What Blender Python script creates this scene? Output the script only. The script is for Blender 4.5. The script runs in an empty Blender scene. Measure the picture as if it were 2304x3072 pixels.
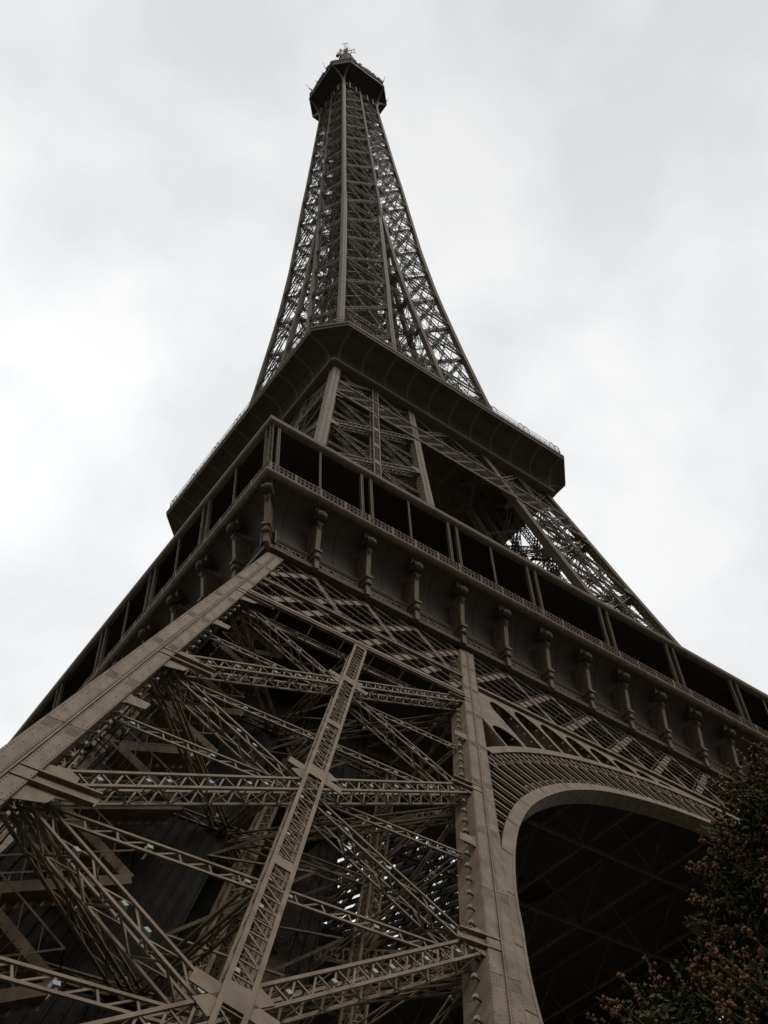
import bpy, math, random
import numpy as np
from mathutils import Matrix, Vector
random.seed(7); rng = np.random.default_rng(7)
sc = bpy.context.scene
COL = sc.collection
# ------------------------------------------------------------------ camera
CAM = np.array([-55.749, -71.4642, 2.1547])
yaw, pitch, roll, FPX = 0.6886, 0.8815, -0.064, 3241.83
yaw, pitch, roll = 0.68857, 0.88147, -0.06404
fd = np.array([math.sin(yaw)*math.cos(pitch), math.cos(yaw)*math.cos(pitch), math.sin(pitch)])
r0 = np.array([math.cos(yaw), -math.sin(yaw), 0.0]); u0 = np.cross(r0, fd)
r2 = math.cos(roll)*r0 + math.sin(roll)*u0; u2 = -math.sin(roll)*r0 + math.cos(roll)*u0
cam = bpy.data.cameras.new('camera'); co = bpy.data.objects.new('camera', cam); COL.objects.link(co)
M = Matrix(((r2[0], u2[0], -fd[0], CAM[0]), (r2[1], u2[1], -fd[1], CAM[1]), (r2[2], u2[2], -fd[2], CAM[2]), (0, 0, 0, 1)))
co.matrix_world = M
cam.sensor_fit = 'HORIZONTAL'; cam.sensor_width = 36; cam.lens = FPX/2304*36
cam.clip_start = .1; cam.clip_end = 20000
sc.camera = co
# ------------------------------------------------------------------ world + sun (overcast)
SUN_EL, SUN_AZ = math.radians(64), math.radians(176)
w = bpy.data.worlds.new('World'); sc.world = w; w.use_nodes = True
nt = w.node_tree; N = nt.nodes; L = nt.links
for n in list(N): N.remove(n)
out = N.new('ShaderNodeOutputWorld'); bg = N.new('ShaderNodeBackground'); L.new(bg.outputs[0], out.inputs[0])
sky = N.new('ShaderNodeTexSky'); sky.sky_type = 'NISHITA'; sky.sun_disc = False
sky.sun_elevation = SUN_EL; sky.sun_rotation = SUN_AZ
tc = N.new('ShaderNodeTexCoord')
mp = N.new('ShaderNodeMapping'); L.new(tc.outputs['Generated'], mp.inputs[0])
mp.inputs['Scale'].default_value = (1.0, 1.0, 1.5); mp.inputs['Location'].default_value = (3.1, .4, 1.7)
nz = N.new('ShaderNodeTexNoise'); nz.inputs['Scale'].default_value = 5.0; nz.inputs['Detail'].default_value = 5; nz.inputs['Roughness'].default_value = .50
nz.inputs['Distortion'].default_value = .0
L.new(mp.outputs[0], nz.inputs[0])
cr = N.new('ShaderNodeValToRGB'); L.new(nz.outputs[0], cr.inputs[0])
cr.color_ramp.elements[0].position = .38; cr.color_ramp.elements[0].color = (8.35, 8.5, 8.6, 1)
cr.color_ramp.elements[1].position = .60; cr.color_ramp.elements[1].color = (10.0, 10.0, 10.0, 1)
mx = N.new('ShaderNodeMix'); mx.data_type = 'RGBA'; mx.inputs[0].default_value = .94
L.new(sky.outputs[0], mx.inputs[6]); L.new(cr.outputs[0], mx.inputs[7])
sx_=N.new('ShaderNodeSeparateXYZ'); L.new(tc.outputs['Generated'], sx_.inputs[0])
mr=N.new('ShaderNodeMapRange'); mr.interpolation_type='SMOOTHSTEP'; dq=N.new('ShaderNodeVectorMath'); dq.operation='DOT_PRODUCT'; L.new(tc.outputs['Generated'], dq.inputs[0]); dq.inputs[1].default_value=(.22,.27,1.0)
L.new(dq.outputs['Value'], mr.inputs[0])
mr.inputs[1].default_value=0.05; mr.inputs[2].default_value=.72; mr.inputs[3].default_value=.06; mr.inputs[4].default_value=1.0
m2=N.new('ShaderNodeMapRange'); m2.interpolation_type='SMOOTHSTEP'; L.new(sx_.outputs[2], m2.inputs[0])
m2.inputs[1].default_value=.80; m2.inputs[2].default_value=1.0; m2.inputs[3].default_value=1.0; m2.inputs[4].default_value=.86
dp=N.new('ShaderNodeVectorMath'); dp.operation='DOT_PRODUCT'; L.new(tc.outputs['Generated'], dp.inputs[0]); dp.inputs[1].default_value=(-.12,.098,0)
ad=N.new('ShaderNodeMath'); ad.operation='ADD'; L.new(dp.outputs['Value'], ad.inputs[0]); ad.inputs[1].default_value=1.02
ml=N.new('ShaderNodeMath'); ml.operation='MULTIPLY'; L.new(mr.outputs[0], ml.inputs[0]); L.new(m2.outputs[0], ml.inputs[1])
ml2=N.new('ShaderNodeMath'); ml2.operation='MULTIPLY'; L.new(ml.outputs[0], ml2.inputs[0]); L.new(ad.outputs[0], ml2.inputs[1])
vm=N.new('ShaderNodeVectorMath'); vm.operation='SCALE'; L.new(mx.outputs[2], vm.inputs[0]); L.new(ml2.outputs[0], vm.inputs['Scale'])
L.new(vm.outputs[0], bg.inputs[0]); bg.inputs[1].default_value = .1
sun = bpy.data.lights.new('sun', 'SUN'); sun.energy = 1.5; sun.angle = math.radians(25); sun.color = (1, .96, .9)
so = bpy.data.objects.new('sun', sun); COL.objects.link(so)
sd = Vector((math.sin(SUN_AZ)*math.cos(SUN_EL), math.cos(SUN_AZ)*math.cos(SUN_EL), math.sin(SUN_EL)))
so.rotation_euler = sd.to_track_quat('Z', 'Y').to_euler()
sc.view_settings.view_transform = 'Standard'; sc.view_settings.look = 'None'
sc.view_settings.exposure = 0.0; sc.view_settings.gamma = 1
# ------------------------------------------------------------------ materials
def mat(name, base, rough=.6, var=.12, scale=1.5, dirt=None, bump=0.0, spec=.2):
    m = bpy.data.materials.new(name); m.use_nodes = True
    nt = m.node_tree; b = nt.nodes['Principled BSDF']
    b.inputs['Roughness'].default_value = rough
    b.inputs['Specular IOR Level'].default_value = spec
    tc = nt.nodes.new('ShaderNodeTexCoord')
    n1 = nt.nodes.new('ShaderNodeTexNoise'); n1.inputs['Scale'].default_value = scale; n1.inputs['Detail'].default_value = 5
    n1.inputs['Roughness'].default_value = .65
    nt.links.new(tc.outputs['Object'], n1.inputs[0])
    r = nt.nodes.new('ShaderNodeValToRGB'); nt.links.new(n1.outputs[0], r.inputs[0])
    b0 = tuple(max(0, c*(1-var)) for c in base); b1 = tuple(min(1, c*(1+var)) for c in base)
    r.color_ramp.elements[0].position = .35; r.color_ramp.elements[0].color = (*b0, 1)
    r.color_ramp.elements[1].position = .68; r.color_ramp.elements[1].color = (*b1, 1)
    last = r.outputs[0]
    if dirt:
        mp = nt.nodes.new('ShaderNodeMapping'); mp.inputs['Scale'].default_value = (2.2, 2.2, .18)
        nt.links.new(tc.outputs['Object'], mp.inputs[0])
        n2 = nt.nodes.new('ShaderNodeTexNoise'); n2.inputs['Scale'].default_value = 1.2; n2.inputs['Detail'].default_value = 7
        nt.links.new(mp.outputs[0], n2.inputs[0])
        r2_ = nt.nodes.new('ShaderNodeValToRGB'); nt.links.new(n2.outputs[0], r2_.inputs[0])
        r2_.color_ramp.elements[0].position = .44; r2_.color_ramp.elements[0].color = (0, 0, 0, 1)
        r2_.color_ramp.elements[1].position = .72; r2_.color_ramp.elements[1].color = (.85, .85, .85, 1)
        mxx = nt.nodes.new('ShaderNodeMix'); mxx.data_type = 'RGBA'
        nt.links.new(r2_.outputs[0], mxx.inputs[0]); nt.links.new(last, mxx.inputs[6]); mxx.inputs[7].default_value = (*dirt, 1)
        last = mxx.outputs[2]
    nt.links.new(last, b.inputs['Base Color'])
    if bump:
        bp = nt.nodes.new('ShaderNodeBump'); bp.inputs['Strength'].default_value = bump; bp.inputs['Distance'].default_value = .02
        n3 = nt.nodes.new('ShaderNodeTexNoise'); n3.inputs['Scale'].default_value = scale*9; nt.links.new(tc.outputs['Object'], n3.inputs[0])
        nt.links.new(n3.outputs[0], bp.inputs['Height']); nt.links.new(bp.outputs[0], b.inputs['Normal'])
    return m
IRON = mat('brown_iron_paint', (.180, .135, .092), .6, .17, .9, (.10, .068, .045), .08)
IRON2 = mat('upper_brown_iron_paint', (.150, .119, .084), .65, .08, .5, None)
RED = mat('redder_brown_iron_paint', (.115, .072, .053), .6, .1, 1.2, None)
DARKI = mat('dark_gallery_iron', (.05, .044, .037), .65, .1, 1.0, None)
WALL = mat('shade_darkened_wall_iron', (.088, .069, .052), .6, .12, .8, (.085, .07, .055), .05)  # iron brown lowered: shade under the gallery overhang is put into the colour
LETT = mat('lettering_red_brown', (.15, .07, .042), .5, .05, 3)
LAMP = mat('lamp_housing_grey', (.30, .305, .275), .35, .1, 6)
SEAM = mat('dark_joint', (.05, .042, .036), .8, .1, 2)
CLAD = mat('ribbed_cladding_dark_sheets', (.020, .018, .015), .8, .3, 1.0, (.012, .011, .01), spec=.05)  # also colours the sheets added to blacken the leg interior
STONE = mat('masonry', (.30, .28, .24), .85, .15, .8, (.18, .16, .13), .4)
REDW = mat('mast_red_white', (.45, .36, .34), .6, .2, 1)
# ------------------------------------------------------------------ mesh builder
_c = np.array([[-1,-1,0],[1,-1,0],[1,1,0],[-1,1,0],[-1,-1,1],[1,-1,1],[1,1,1],[-1,1,1]], float)
_f = np.array([[0,3,2,1],[4,5,6,7],[0,1,5,4],[1,2,6,5],[2,3,7,6],[3,0,4,7]])
class MB:
    def __init__(s): s.P=[]; s.Q=[]; s.U=[]; s.W=[]; s.H=[]; s.V=[]; s.F=[]; s.nv=0
    def bar(s, p, q, w, h=None, n=(0,0,1)):
        s.P.append(p); s.Q.append(q); s.U.append(n); s.W.append(w); s.H.append(w if h is None else h)
    def box(s, a, b):
        a=np.array(a,float); b=np.array(b,float); c=(a+b)/2
        s.bar((c[0],c[1],a[2]),(c[0],c[1],b[2]),abs(b[0]-a[0]),abs(b[1]-a[1]),(0,1,0))
    def poly(s, verts, faces):
        o=s.nv; s.V.extend([tuple(v) for v in verts]); s.F.extend([tuple(i+o for i in f) for f in faces]); s.nv+=len(verts)
    def plate(s, pts, n, t):      # convex polygon plate, extruded by t along n
        n=np.array(n,float); n/=np.linalg.norm(n); k=len(pts)
        a=[np.array(p,float) for p in pts]; b=[p+n*t for p in a]
        s.poly(a+b, [tuple(range(k)), tuple(range(2*k-1,k-1,-1))]+[(i,i+k,(i+1)%k+k,(i+1)%k) for i in range(k)])
    def strip(s, A, B, n, t):     # ribbon between two polylines, extruded by t along n
        n=np.array(n,float); n/=np.linalg.norm(n); A=[np.array(p,float) for p in A]; B=[np.array(p,float) for p in B]; k=len(A)
        v=A+B+[p+n*t for p in A]+[p+n*t for p in B]; f=[]
        for i in range(k-1):
            f+=[(i,i+1,k+i+1,k+i),(2*k+i,3*k+i,3*k+i+1,2*k+i+1),(i,2*k+i,2*k+i+1,i+1),(k+i,k+i+1,3*k+i+1,3*k+i)]
        f+=[(0,k,3*k,2*k),(k-1,3*k-1,4*k-1,2*k-1)]
        s.poly(v,f)
    def tube(s, pts, rad, n=8, cap=True):
        pts=[np.array(p,float) for p in pts]; rs=rad if hasattr(rad,'__len__') else [rad]*len(pts); V=[];F=[]
        for i,p in enumerate(pts):
            d=pts[min(i+1,len(pts)-1)]-pts[max(i-1,0)]; d/=np.linalg.norm(d)+1e-12
            a=np.cross(d,(0,0,1) if abs(d[2])<.9 else (1,0,0)); a/=np.linalg.norm(a); b=np.cross(d,a)
            for j in range(n):
                t=2*math.pi*j/n; V.append(p+rs[i]*(math.cos(t)*a+math.sin(t)*b))
        for i in range(len(pts)-1):
            for j in range(n): F.append((i*n+j,i*n+(j+1)%n,(i+1)*n+(j+1)%n,(i+1)*n+j))
        if cap: F.append(tuple(range(n-1,-1,-1))); F.append(tuple(range((len(pts)-1)*n,len(pts)*n)))
        s.poly(V,F)
    def mesh(s, name):
        k=len(s.P); Vb=np.zeros((0,3))
        if k:
            P=np.array(s.P,float);Q=np.array(s.Q,float);U=np.array(s.U,float);W=np.array(s.W)[:,None];H=np.array(s.H)[:,None]
            D=Q-P; ln=np.linalg.norm(D,axis=1,keepdims=True); d=D/np.maximum(ln,1e-9)
            S=np.cross(d,U); sl=np.linalg.norm(S,axis=1,keepdims=True)
            bad=(sl[:,0]<1e-4)
            if bad.any():
                S[bad]=np.cross(d[bad],np.where(np.abs(d[bad][:,:1])<.9,np.array([[1.,0,0]]),np.array([[0,1.,0]])))
                sl=np.linalg.norm(S,axis=1,keepdims=True)
            S/=sl; T=np.cross(S,d)
            Vb=(P[:,None]+_c[None,:,0:1]*(S*W/2)[:,None]+_c[None,:,1:2]*(T*H/2)[:,None]+_c[None,:,2:3]*D[:,None]).reshape(-1,3)
        V=np.concatenate([np.array(s.V,float).reshape(-1,3),Vb])
        me=bpy.data.meshes.new(name)
        nf=len(s.F); loops=[i for f in s.F for i in f]; tot=[len(f) for f in s.F]
        fb=(_f[None]+(np.arange(k)*8)[:,None,None]+s.nv).reshape(-1)
        li=np.concatenate([np.array(loops,np.int32),fb.astype(np.int32)]); lt=np.concatenate([np.array(tot,np.int32),np.full(6*k,4,np.int32)])
        me.vertices.add(len(V)); me.vertices.foreach_set('co',V.reshape(-1).astype(np.float32))
        me.loops.add(len(li)); me.loops.foreach_set('vertex_index',li)
        me.polygons.add(len(lt)); me.polygons.foreach_set('loop_start',np.concatenate([[0],np.cumsum(lt)[:-1]]).astype(np.int32))
        me.polygons.foreach_set('loop_total',lt)
        me.update(calc_edges=True); me.validate(); me.polygons.foreach_set('use_smooth',np.zeros(len(me.polygons),bool))
        return me
    def part(s, name, m, parent=None):
        me=s.mesh(name); me.materials.append(m)
        o=bpy.data.objects.new(name,me); COL.objects.link(o)
        if parent is not None: o.parent=parent
        return o
def merge(o, mb, m):
    import bmesh
    me2=mb.mesh('tmp'); bm=bmesh.new(); bm.from_mesh(o.data); k=len(bm.faces); bm.from_mesh(me2); bm.faces.ensure_lookup_table()
    o.data.materials.append(m); mi=len(o.data.materials)-1
    for f in bm.faces[k:]: f.material_index=mi
    bm.to_mesh(o.data); bm.free(); bpy.data.meshes.remove(me2); return o
def copy_tree(o, parent):
    c=o.copy(); COL.objects.link(c); c.parent=parent
    for ch in list(o.children): copy_tree(ch,c)
    return c
def rot4(o, parent, ks=(1,2,3)):
    r=[o]
    for k in ks:
        c=copy_tree(o,parent); c.rotation_euler=(0,0,k*math.pi/2); r.append(c)
    return r
def empty(name, loc=(0,0,0)):
    o=bpy.data.objects.new(name,None); COL.objects.link(o); o.location=loc; return o
def tag(o,label,cat,group=None,kind=None):
    o['label']=label; o['category']=cat
    if group: o['group']=group
    if kind: o['kind']=kind
    return o
# ------------------------------------------------------------------ tower profile
ZO=[0,50,57.6,64,72,85.1,92.4,101.3,109.8,116,124,132.4,147.2,162.8,170,185,204,215,222,260,272]
HO=[59.5,34.5,31.0,28.75,26.4,23.1,21.3,19.2,17.15,15.75,14.45,13.35,11.8,10.35,9.75,8.75,7.85,7.35,6.95,5.15,4.85]
ZI=[0,50,57.6,64,83,112,116,134,142,155,168,180,190,272]
HI=[43.65,18.65,14.85,13.5,10.1,5.0,4.9,3.7,3.1,1.9,1.0,.4,.03,.03]
def ho(z): return float(np.interp(z,ZO,HO)) if z>=0 else 59.5-.5*z
def hi(z): return float(np.interp(z,ZI,HI)) if z>=0 else 43.65-.5*z
# a face of the (-,-) pillar: 0 front(y=-ho) 1 left(x=-ho) 2 right(x=-hi) 3 back(y=-hi); u = distance coordinate along it
def fp(face,s,z,off=0.0):
    a=-ho(z)+(-hi(z)+ho(z))*s
    # inward normal with slope
    dz=1.0
    if face in (0,1): k=(ho(z+.5)-ho(z-.5)); n=np.array([1,0,k]) ; base=-ho(z)
    else: k=(hi(z+.5)-hi(z-.5)); n=np.array([-1,0,-k]); base=-hi(z)
    n=n/np.linalg.norm(n)
    if face in (0,3): p=np.array([a,base,z]); n=np.array([0,n[0],n[2]])
    else: p=np.array([base,a,z])
    return p+n*off, n
DR=[1.0]
lamps=[]      # (position, inward normal, size) in the (-,-) quadrant, later rotated to all four
def girder(mb,p,q,n,Wd,D,pitch,c,l,style='N',lamp=0,off=.12,zone=0,side_l=True,back=True):
    p=np.array(p,float); q=np.array(q,float); n=np.array(n,float); n/=np.linalg.norm(n)
    d=q-p; ln=np.linalg.norm(d)
    if ln<.3: return
    d/=ln; s=np.cross(d,n); s/=np.linalg.norm(s); n=np.cross(s,d)
    if n@np.array(n)<0: n=-n
    p=p+n*off; q=q+n*off
    for a in (-1,1):
        for b in ((0,1) if back else (0,)):
            o=s*a*Wd/2+n*b*D
            mb.bar(p+o,q+o,c,c*.55*DR[0],n)
    k=max(2,int(round(ln/pitch)))
    for b in ((0,1) if back else (0,)):
        o=n*(b*D+(.02 if b==0 else -.02))
        for i in range(k+1):
            t=p+d*ln*i/k+o
            if style in('N','X','H'): mb.bar(t-s*Wd/2,t+s*Wd/2,l,l*.5*DR[0],n)
            if i<k:
                t2=p+d*ln*(i+1)/k+o
                e=1 if (i%2==0 or style!='Z') else -1
                mb.bar(t-s*e*Wd/2+n*.012,t2+s*e*Wd/2+n*.012,l,l*.4*DR[0],n)
                if style=='X': mb.bar(t+s*Wd/2-n*.012,t2-s*Wd/2-n*.012,l,l*.4,n)
    if back and side_l:
        for a in (-1,1):
            for i in range(k):
                t=p+d*ln*i/k+s*a*Wd/2; t2=p+d*ln*(i+1)/k+s*a*Wd/2
                if i%2: mb.bar(t,t2+n*D,l,l*.4,s)
                else: mb.bar(t+n*D,t2,l,l*.4,s)
    if lamp:
        m=int(ln/lamp)
        sg = -1 if (s[2]>0) else 1
        for i in range(m):
            t=p+d*(ln*(i+.5+.22*((i*7)%3-1))/m)+s*sg*(Wd*.5-.24)+n*.05
            lamps.append((t,n,zone,d))
def gusset(mb,c,d1,d2,n,r,t=.025):
    pass
def chord(z0,z1,wd,corner,step,plates=True,rivets=False,mbs=None,lampstep=0,zone=0,inner_w=None):
    """box column; corner (0 near outer,1 front-inner,2 left-inner,3 back-inner)"""
    mb,ms,mr=mbs
    zs=list(np.arange(z0,z1,step))+[z1]
    def c0(z):
        a,b=-ho(z),-hi(z)
        wi = wd if inner_w is None else inner_w
        if corner==0: return a,a+wd,a,a+wd
        if corner==1: return b-wi,b,a,a+wd
        if corner==2: return a,a+wd,b-wi,b
        return b-wi,b,b-wi,b
    for za,zb in zip(zs[:-1],zs[1:]):
        A=c0(za);B=c0(zb)
        v=[(A[0],A[2],za),(A[1],A[2],za),(A[1],A[3],za),(A[0],A[3],za),(B[0],B[2],zb),(B[1],B[2],zb),(B[1],B[3],zb),(B[0],B[3],zb)]
        v=[np.array(x) for x in v]
        mb.poly(v,[(0,3,2,1),(4,5,6,7),(0,1,5,4),(1,2,6,5),(2,3,7,6),(3,0,4,7)])
        if plates:
            for (i,j,k,l) in ((0,1,5,4),(3,0,4,7)) if corner!=1 else ((0,1,5,4),(1,2,6,5)):
                a,b,c,d=v[i],v[j],v[k],v[l]
                n=np.cross(b-a,d-a); n/=np.linalg.norm(n)
                cen=(v[0]+v[6])/2
                if n@((a+c)/2-cen)<0: n=-n
                up=(d-a)/np.linalg.norm(d-a)*.02
                for f0,f1 in ((.01,.44),(.56,.99)):
                    P=[a+(b-a)*f0+up+n*.001,a+(b-a)*f1+up+n*.001,d+(c-d)*f1-up+n*.001,d+(c-d)*f0-up+n*.001]
                    mb.plate(P,n,.035)
                mb.bar(a+(b-a)*.5+n*.03,d+(c-d)*.5+n*.03,.05,.07,n)
                if rivets:
                    ln=np.linalg.norm(d-a)
                    for f in (.05,.18,.40,.60,.82,.95):
                        m=int(ln/(.17 if f in(.05,.40,.6,.95) else .55))
                        for t in range(m):
                            u=(t+.5)/m; x=a+(b-a)*f+(d-a)*u+(c-b-(d-a))*f*u+n*.036
                            e1=(b-a)/np.linalg.norm(b-a)*.021; e2=(d-a)/ln*.021
                            mr.poly([x-e1-e2,x+e1-e2,x+e1+e2,x-e1+e2,x+n*.02],[(0,1,4),(1,2,4),(2,3,4),(3,0,4)])
                    for g in range(7):      # dense rivet groups by the plate joint
                        for f in (.08,.13,.18,.23,.28,.33,.66,.71,.76,.81,.86,.91):
                            u=1-(g*.085+.12)/ln; x=a+(b-a)*f+(d-a)*u+(c-b-(d-a))*f*u+n*.036
                            e1=(b-a)/np.linalg.norm(b-a)*.019; e2=(d-a)/ln*.019
                            mr.poly([x-e1-e2,x+e1-e2,x+e1+e2,x-e1+e2,x+n*.02],[(0,1,4),(1,2,4),(2,3,4),(3,0,4)])
    if lampstep:
        for z in np.arange(z0+.4,z1,lampstep):
            A=c0(z)
            for face in ((0,1) if corner==0 else (0,) if corner==1 else (1,)):
                dx=.22
                if corner==0: p=(A[1]+dx,A[2]+.35,z) if face==0 else (A[0]+.35,A[3]+dx,z)
                elif corner==1: p=(A[0]-dx,A[2]+.35,z)
                else: p=(A[0]+.35,A[2]-dx,z)
                lamps.append((np.array(p),np.array((0,1,0.)) if face==0 else np.array((1,0,0.)),zone,np.array((.45,.45,.8)),'col'))
                mb.bar(np.array(p),np.array(p)-(.3,0,.12) if (corner!=1 and face==0) else (np.array(p)+(.3,0,-.12) if corner==1 else (np.array(p)-(0,.3,.12) if corner==0 else np.array(p)+(0,.3,-.12))),.07,.05)
def sfrac(z,m): # s margin for m metres
    return m/max(1.0,(ho(z)-hi(z)))
# ------------------------------------------------------------------ the tower
TOWER=empty('iron_tower')
tag(TOWER,'huge brown wrought iron lattice tower rising to a small antenna topped summit','tower')
def chords_part(z0,z1,wd,step,name,parent,m,plates=True,rivets=False,lampstep=0,zone=0,inner_w=None):
    r=[]
    for k in range(4):
        a=MB(); rv=MB()
        chord(z0,z1,wd,k,step,plates and k!=3,rivets and k in(0,1),(a,None,rv),lampstep if k!=3 else 0,zone,inner_w if (k or True) else None)
        o=a.part(name,m,parent); r.append(o)
        if rv.nv: merge(o,rv,m)
    return r
# ---------- stage 1 : four leaning pillars
def build_stage1():
    root=empty('leaning_pillar'); root.parent=TOWER
    chords_part(-1.0,50.7,1.12,4.35,'corner_column',root,IRON,True,True,.85,1)
    nodes=[7.2,17.9,28.6,40.2]; mids=[12.6,23.9,34.3]
    C_,Lc=.095,.055
    for face in range(4):
        mg=1.05; bk=True; lp=1.35 if face==0 else 2.2 if face==1 else 4.0
        for a,b in zip([-2.5]+nodes[:-1],nodes):
            for up in (0,1):
                g=MB()
                sa,sb=sfrac(a,mg),sfrac(b,mg)
                z_l,z_r=(a,b) if up else (b,a)
                p,n=fp(face,sfrac(z_l,mg),z_l); q,_=fp(face,1-sfrac(z_r,mg),z_r)
                off=.10 if up else .42
                girder(g,p,q,n,.56,.55,.80,C_,Lc,'N' if up else 'Z',lp,off,1,back=face==0)
                g.part('diagonal_girder',IRON,root)
        for z in nodes+mids:
            g=MB(); p,n=fp(face,sfrac(z,mg),z); q,_=fp(face,1-sfrac(z,mg),z)
            girder(g,p,q,n,.5,.5,.85 if face==0 else 1.3,C_,.055,'N' if face==0 else 'Z',lp*1.5,.75,1,side_l=False,back=False)
            g.part('horizontal_girder',IRON,root)
        # centre mast
        g=MB(); p,n=fp(face,.5,-1.5); q,_=fp(face,.5,40.1)
        girder(g,p,q,n,.60,.6,.62,.12,.05,'N',0,-.02,1)
        d=(q-p)/np.linalg.norm(q-p); s=np.cross(d,n)
        for i in range(int(45/1.5)):
            t=p+d*(i*1.5+.3)+s*(.17)+n*.12
            lamps.append((t,n,1,d))
        for z in nodes+mids:
            c,_=fp(face,.5,z,-.055); 
            for e in ((-.62,.62),):
                e_=.42 if z in mids else .26
                g.plate([c-d*e_-s*.3,c+d*e_-s*.3,c+d*e_+s*.3,c-d*e_+s*.3],n,.04)
                if z in mids:
                    hx=np.array([1.,0,0]) if face in (0,3) else np.array([0,1.,0]); vv=np.cross(hx,n)
                    for a_ in (28,152,208,332):
                        dd=hx*math.cos(math.radians(a_))+vv*math.sin(math.radians(a_)); pp=np.cross(dd,n)
                        g.plate([c+n*.1+dd*.2-pp*.28,c+n*.1+dd*1.0-pp*.26,c+n*.1+dd*1.0+pp*.26,c+n*.1+dd*.2+pp*.28],n,.03)
        g.part('centre_mast',IRON,root)
        # gusset plates at the columns
        g=MB()
        for z in nodes+mids:
            big=z in nodes
            for sd in (0,1):
                S=lambda zz,m: fp(face,sfrac(zz,m) if sd==0 else 1-sfrac(zz,m),zz,.055)[0]
                if big:
                    r=1.55
                    K=.8 if sd==0 else .5
                    X=lambda m:1.05+(m-1.05)*K
                    pts=[S(z+.9*K,1.05),S(z+1.1*K,X(1.7)),S(z+.8*K,X(2.2)),S(z+.2*K,X(2.3)),S(z+.05,X(3.2)),S(z-.45*K,X(3.2)),S(z-.7*K,X(2.1)),S(z-1.1*K,X(2.0)),S(z-1.3*K,X(1.5)),S(z-1.5*K,1.05)]
                else:
                    pts=[S(z+.45,1.05),S(z+.28,1.25),S(z+.22,1.85),S(z-.28,1.85),S(z-.34,1.25),S(z-.5,1.05)]
                g=MB(); g.plate(pts,fp(face,.5,z)[1],.03)
                nn=fp(face,.5,z)[1]
                if big:   # stiffening ribs standing off the plate
                    for dz in (.16,-.36):
                        g.bar(S(z+dz,.62)-nn*.06,S(z+dz-.03,X(3.15))-nn*.06,.07,.12,nn)
                g.part('gusset_plate',IRON,root)
    # horizontal diaphragms
    for z in nodes[::1]:
        g=MB(); a,b=-ho(z)+1,-hi(z)-1; n=(0,0,-1)
        girder(g,(a,a,z),(b,b,z),n,.5,.4,1.6,.1,.05,'Z',3.0,0,1)
        girder(g,(a,b,z),(b,a,z),n,.5,.4,1.6,.1,.05,'Z',3.0,.5,1)
        m_=(a+b)/2
        girder(g,(m_,a,z),(m_,b,z),n,.5,.4,1.6,.1,.05,'Z',0,0,1)
        girder(g,(a,m_,z),(b,m_,z),n,.5,.4,1.6,.1,.05,'Z',0,0,1)
        g.part('diaphragm',IRON,root)
    # secondary slender bracing inside
    g=MB(); zz=[-1,7.2,12.6,17.9,23.9,28.6,34.3,40.2,45,50]
    for a,b in zip(zz[:-1],zz[1:]):
        for (i,j,k,l) in ((.5,.92,.08,.5),(.5,.92,.92,.5),(.7,.3,.3,.7)):
            A=lambda s,t,z:(-ho(z)+(ho(z)-hi(z))*s,-ho(z)+(ho(z)-hi(z))*t,z)
            g.bar(A(i,j,a),A(k,l,b),.12,.06,(0,1,0)); g.bar(A(k,l,a),A(i,j,b),.12,.06,(0,1,0))
    g.part('inner_bracing',IRON,root)
    # lift track, stair, ribbed cladding widened with sheets added to darken the inside
    g=MB()
    A=lambda s,t,z:np.array((-ho(z)+(ho(z)-hi(z))*s,-ho(z)+(ho(z)-hi(z))*t,z))
    for s_ in (.36,.50,.62,.74):
        for t_ in (.55,.8):
            girder(g,A(s_,t_,-1),A(s_,t_,56),(0,1,0),.5,.6,1.0,.16,.06,'X',0,0,1)
    g.part('lift_track',IRON,root)
    g=MB()
    for (s0,s1,t_,za,zb) in ((.10,.52,.50,-1,47),(.52,.60,.62,-1,49),(.60,.86,.50,34,48),(.60,.80,.55,-1,15),(.84,.90,.6,-1,50)):
        v=[A(s0,t_,za),A(s1,t_,za),A(s1,t_,zb),A(s0,t_,zb)]
        g.plate(v,(0,1,0),.05)
        m=max(2,int((s1-s0)*15/.45))
        for i in range(m+1):
            s=s0+(s1-s0)*i/m; g.bar(A(s,t_,za)+(0,-.06,0),A(s,t_,zb)+(0,-.06,0),.08,.12,(0,1,0))
    for (s_,t0,t1,za,zb) in ((.10,.5,.9,-1,47),(.86,.5,.9,34,48),(.52,.5,.62,-1,47)):
        v=[A(s_,t0,za),A(s_,t1,za),A(s_,t1,zb),A(s_,t0,zb)]
        g.plate(v,(1,0,0),.05)
    g.part('lift_cladding_and_dark_sheets',CLAD,root)
    g=MB(); flip=0
    for z in np.arange(0,48,2.6):
        s0,s1=(.12,.34) if flip else (.34,.12); flip^=1
        a=A(s0,.35,z);b=A(s1,.35,z+2.6)
        for dy in (0,1.1):
            g.bar(a+(0,dy,0),b+(0,dy,0),.08,.3,(0,0,1)); g.bar(a+(0,dy,1),b+(0,dy,1),.05,.05,(0,0,1))
            for i in range(5): t=a+(b-a)*i/4+(0,dy,0); g.bar(t,t+(0,0,1),.03,.03,(0,1,0))
        for i in range(12): t=a+(b-a)*(i+.5)/12; g.bar(t,t+(0,1.1,0),.3,.03,(0,0,1))
    g.part('stairway',IRON,root)
    return root
S1=build_stage1()
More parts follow.
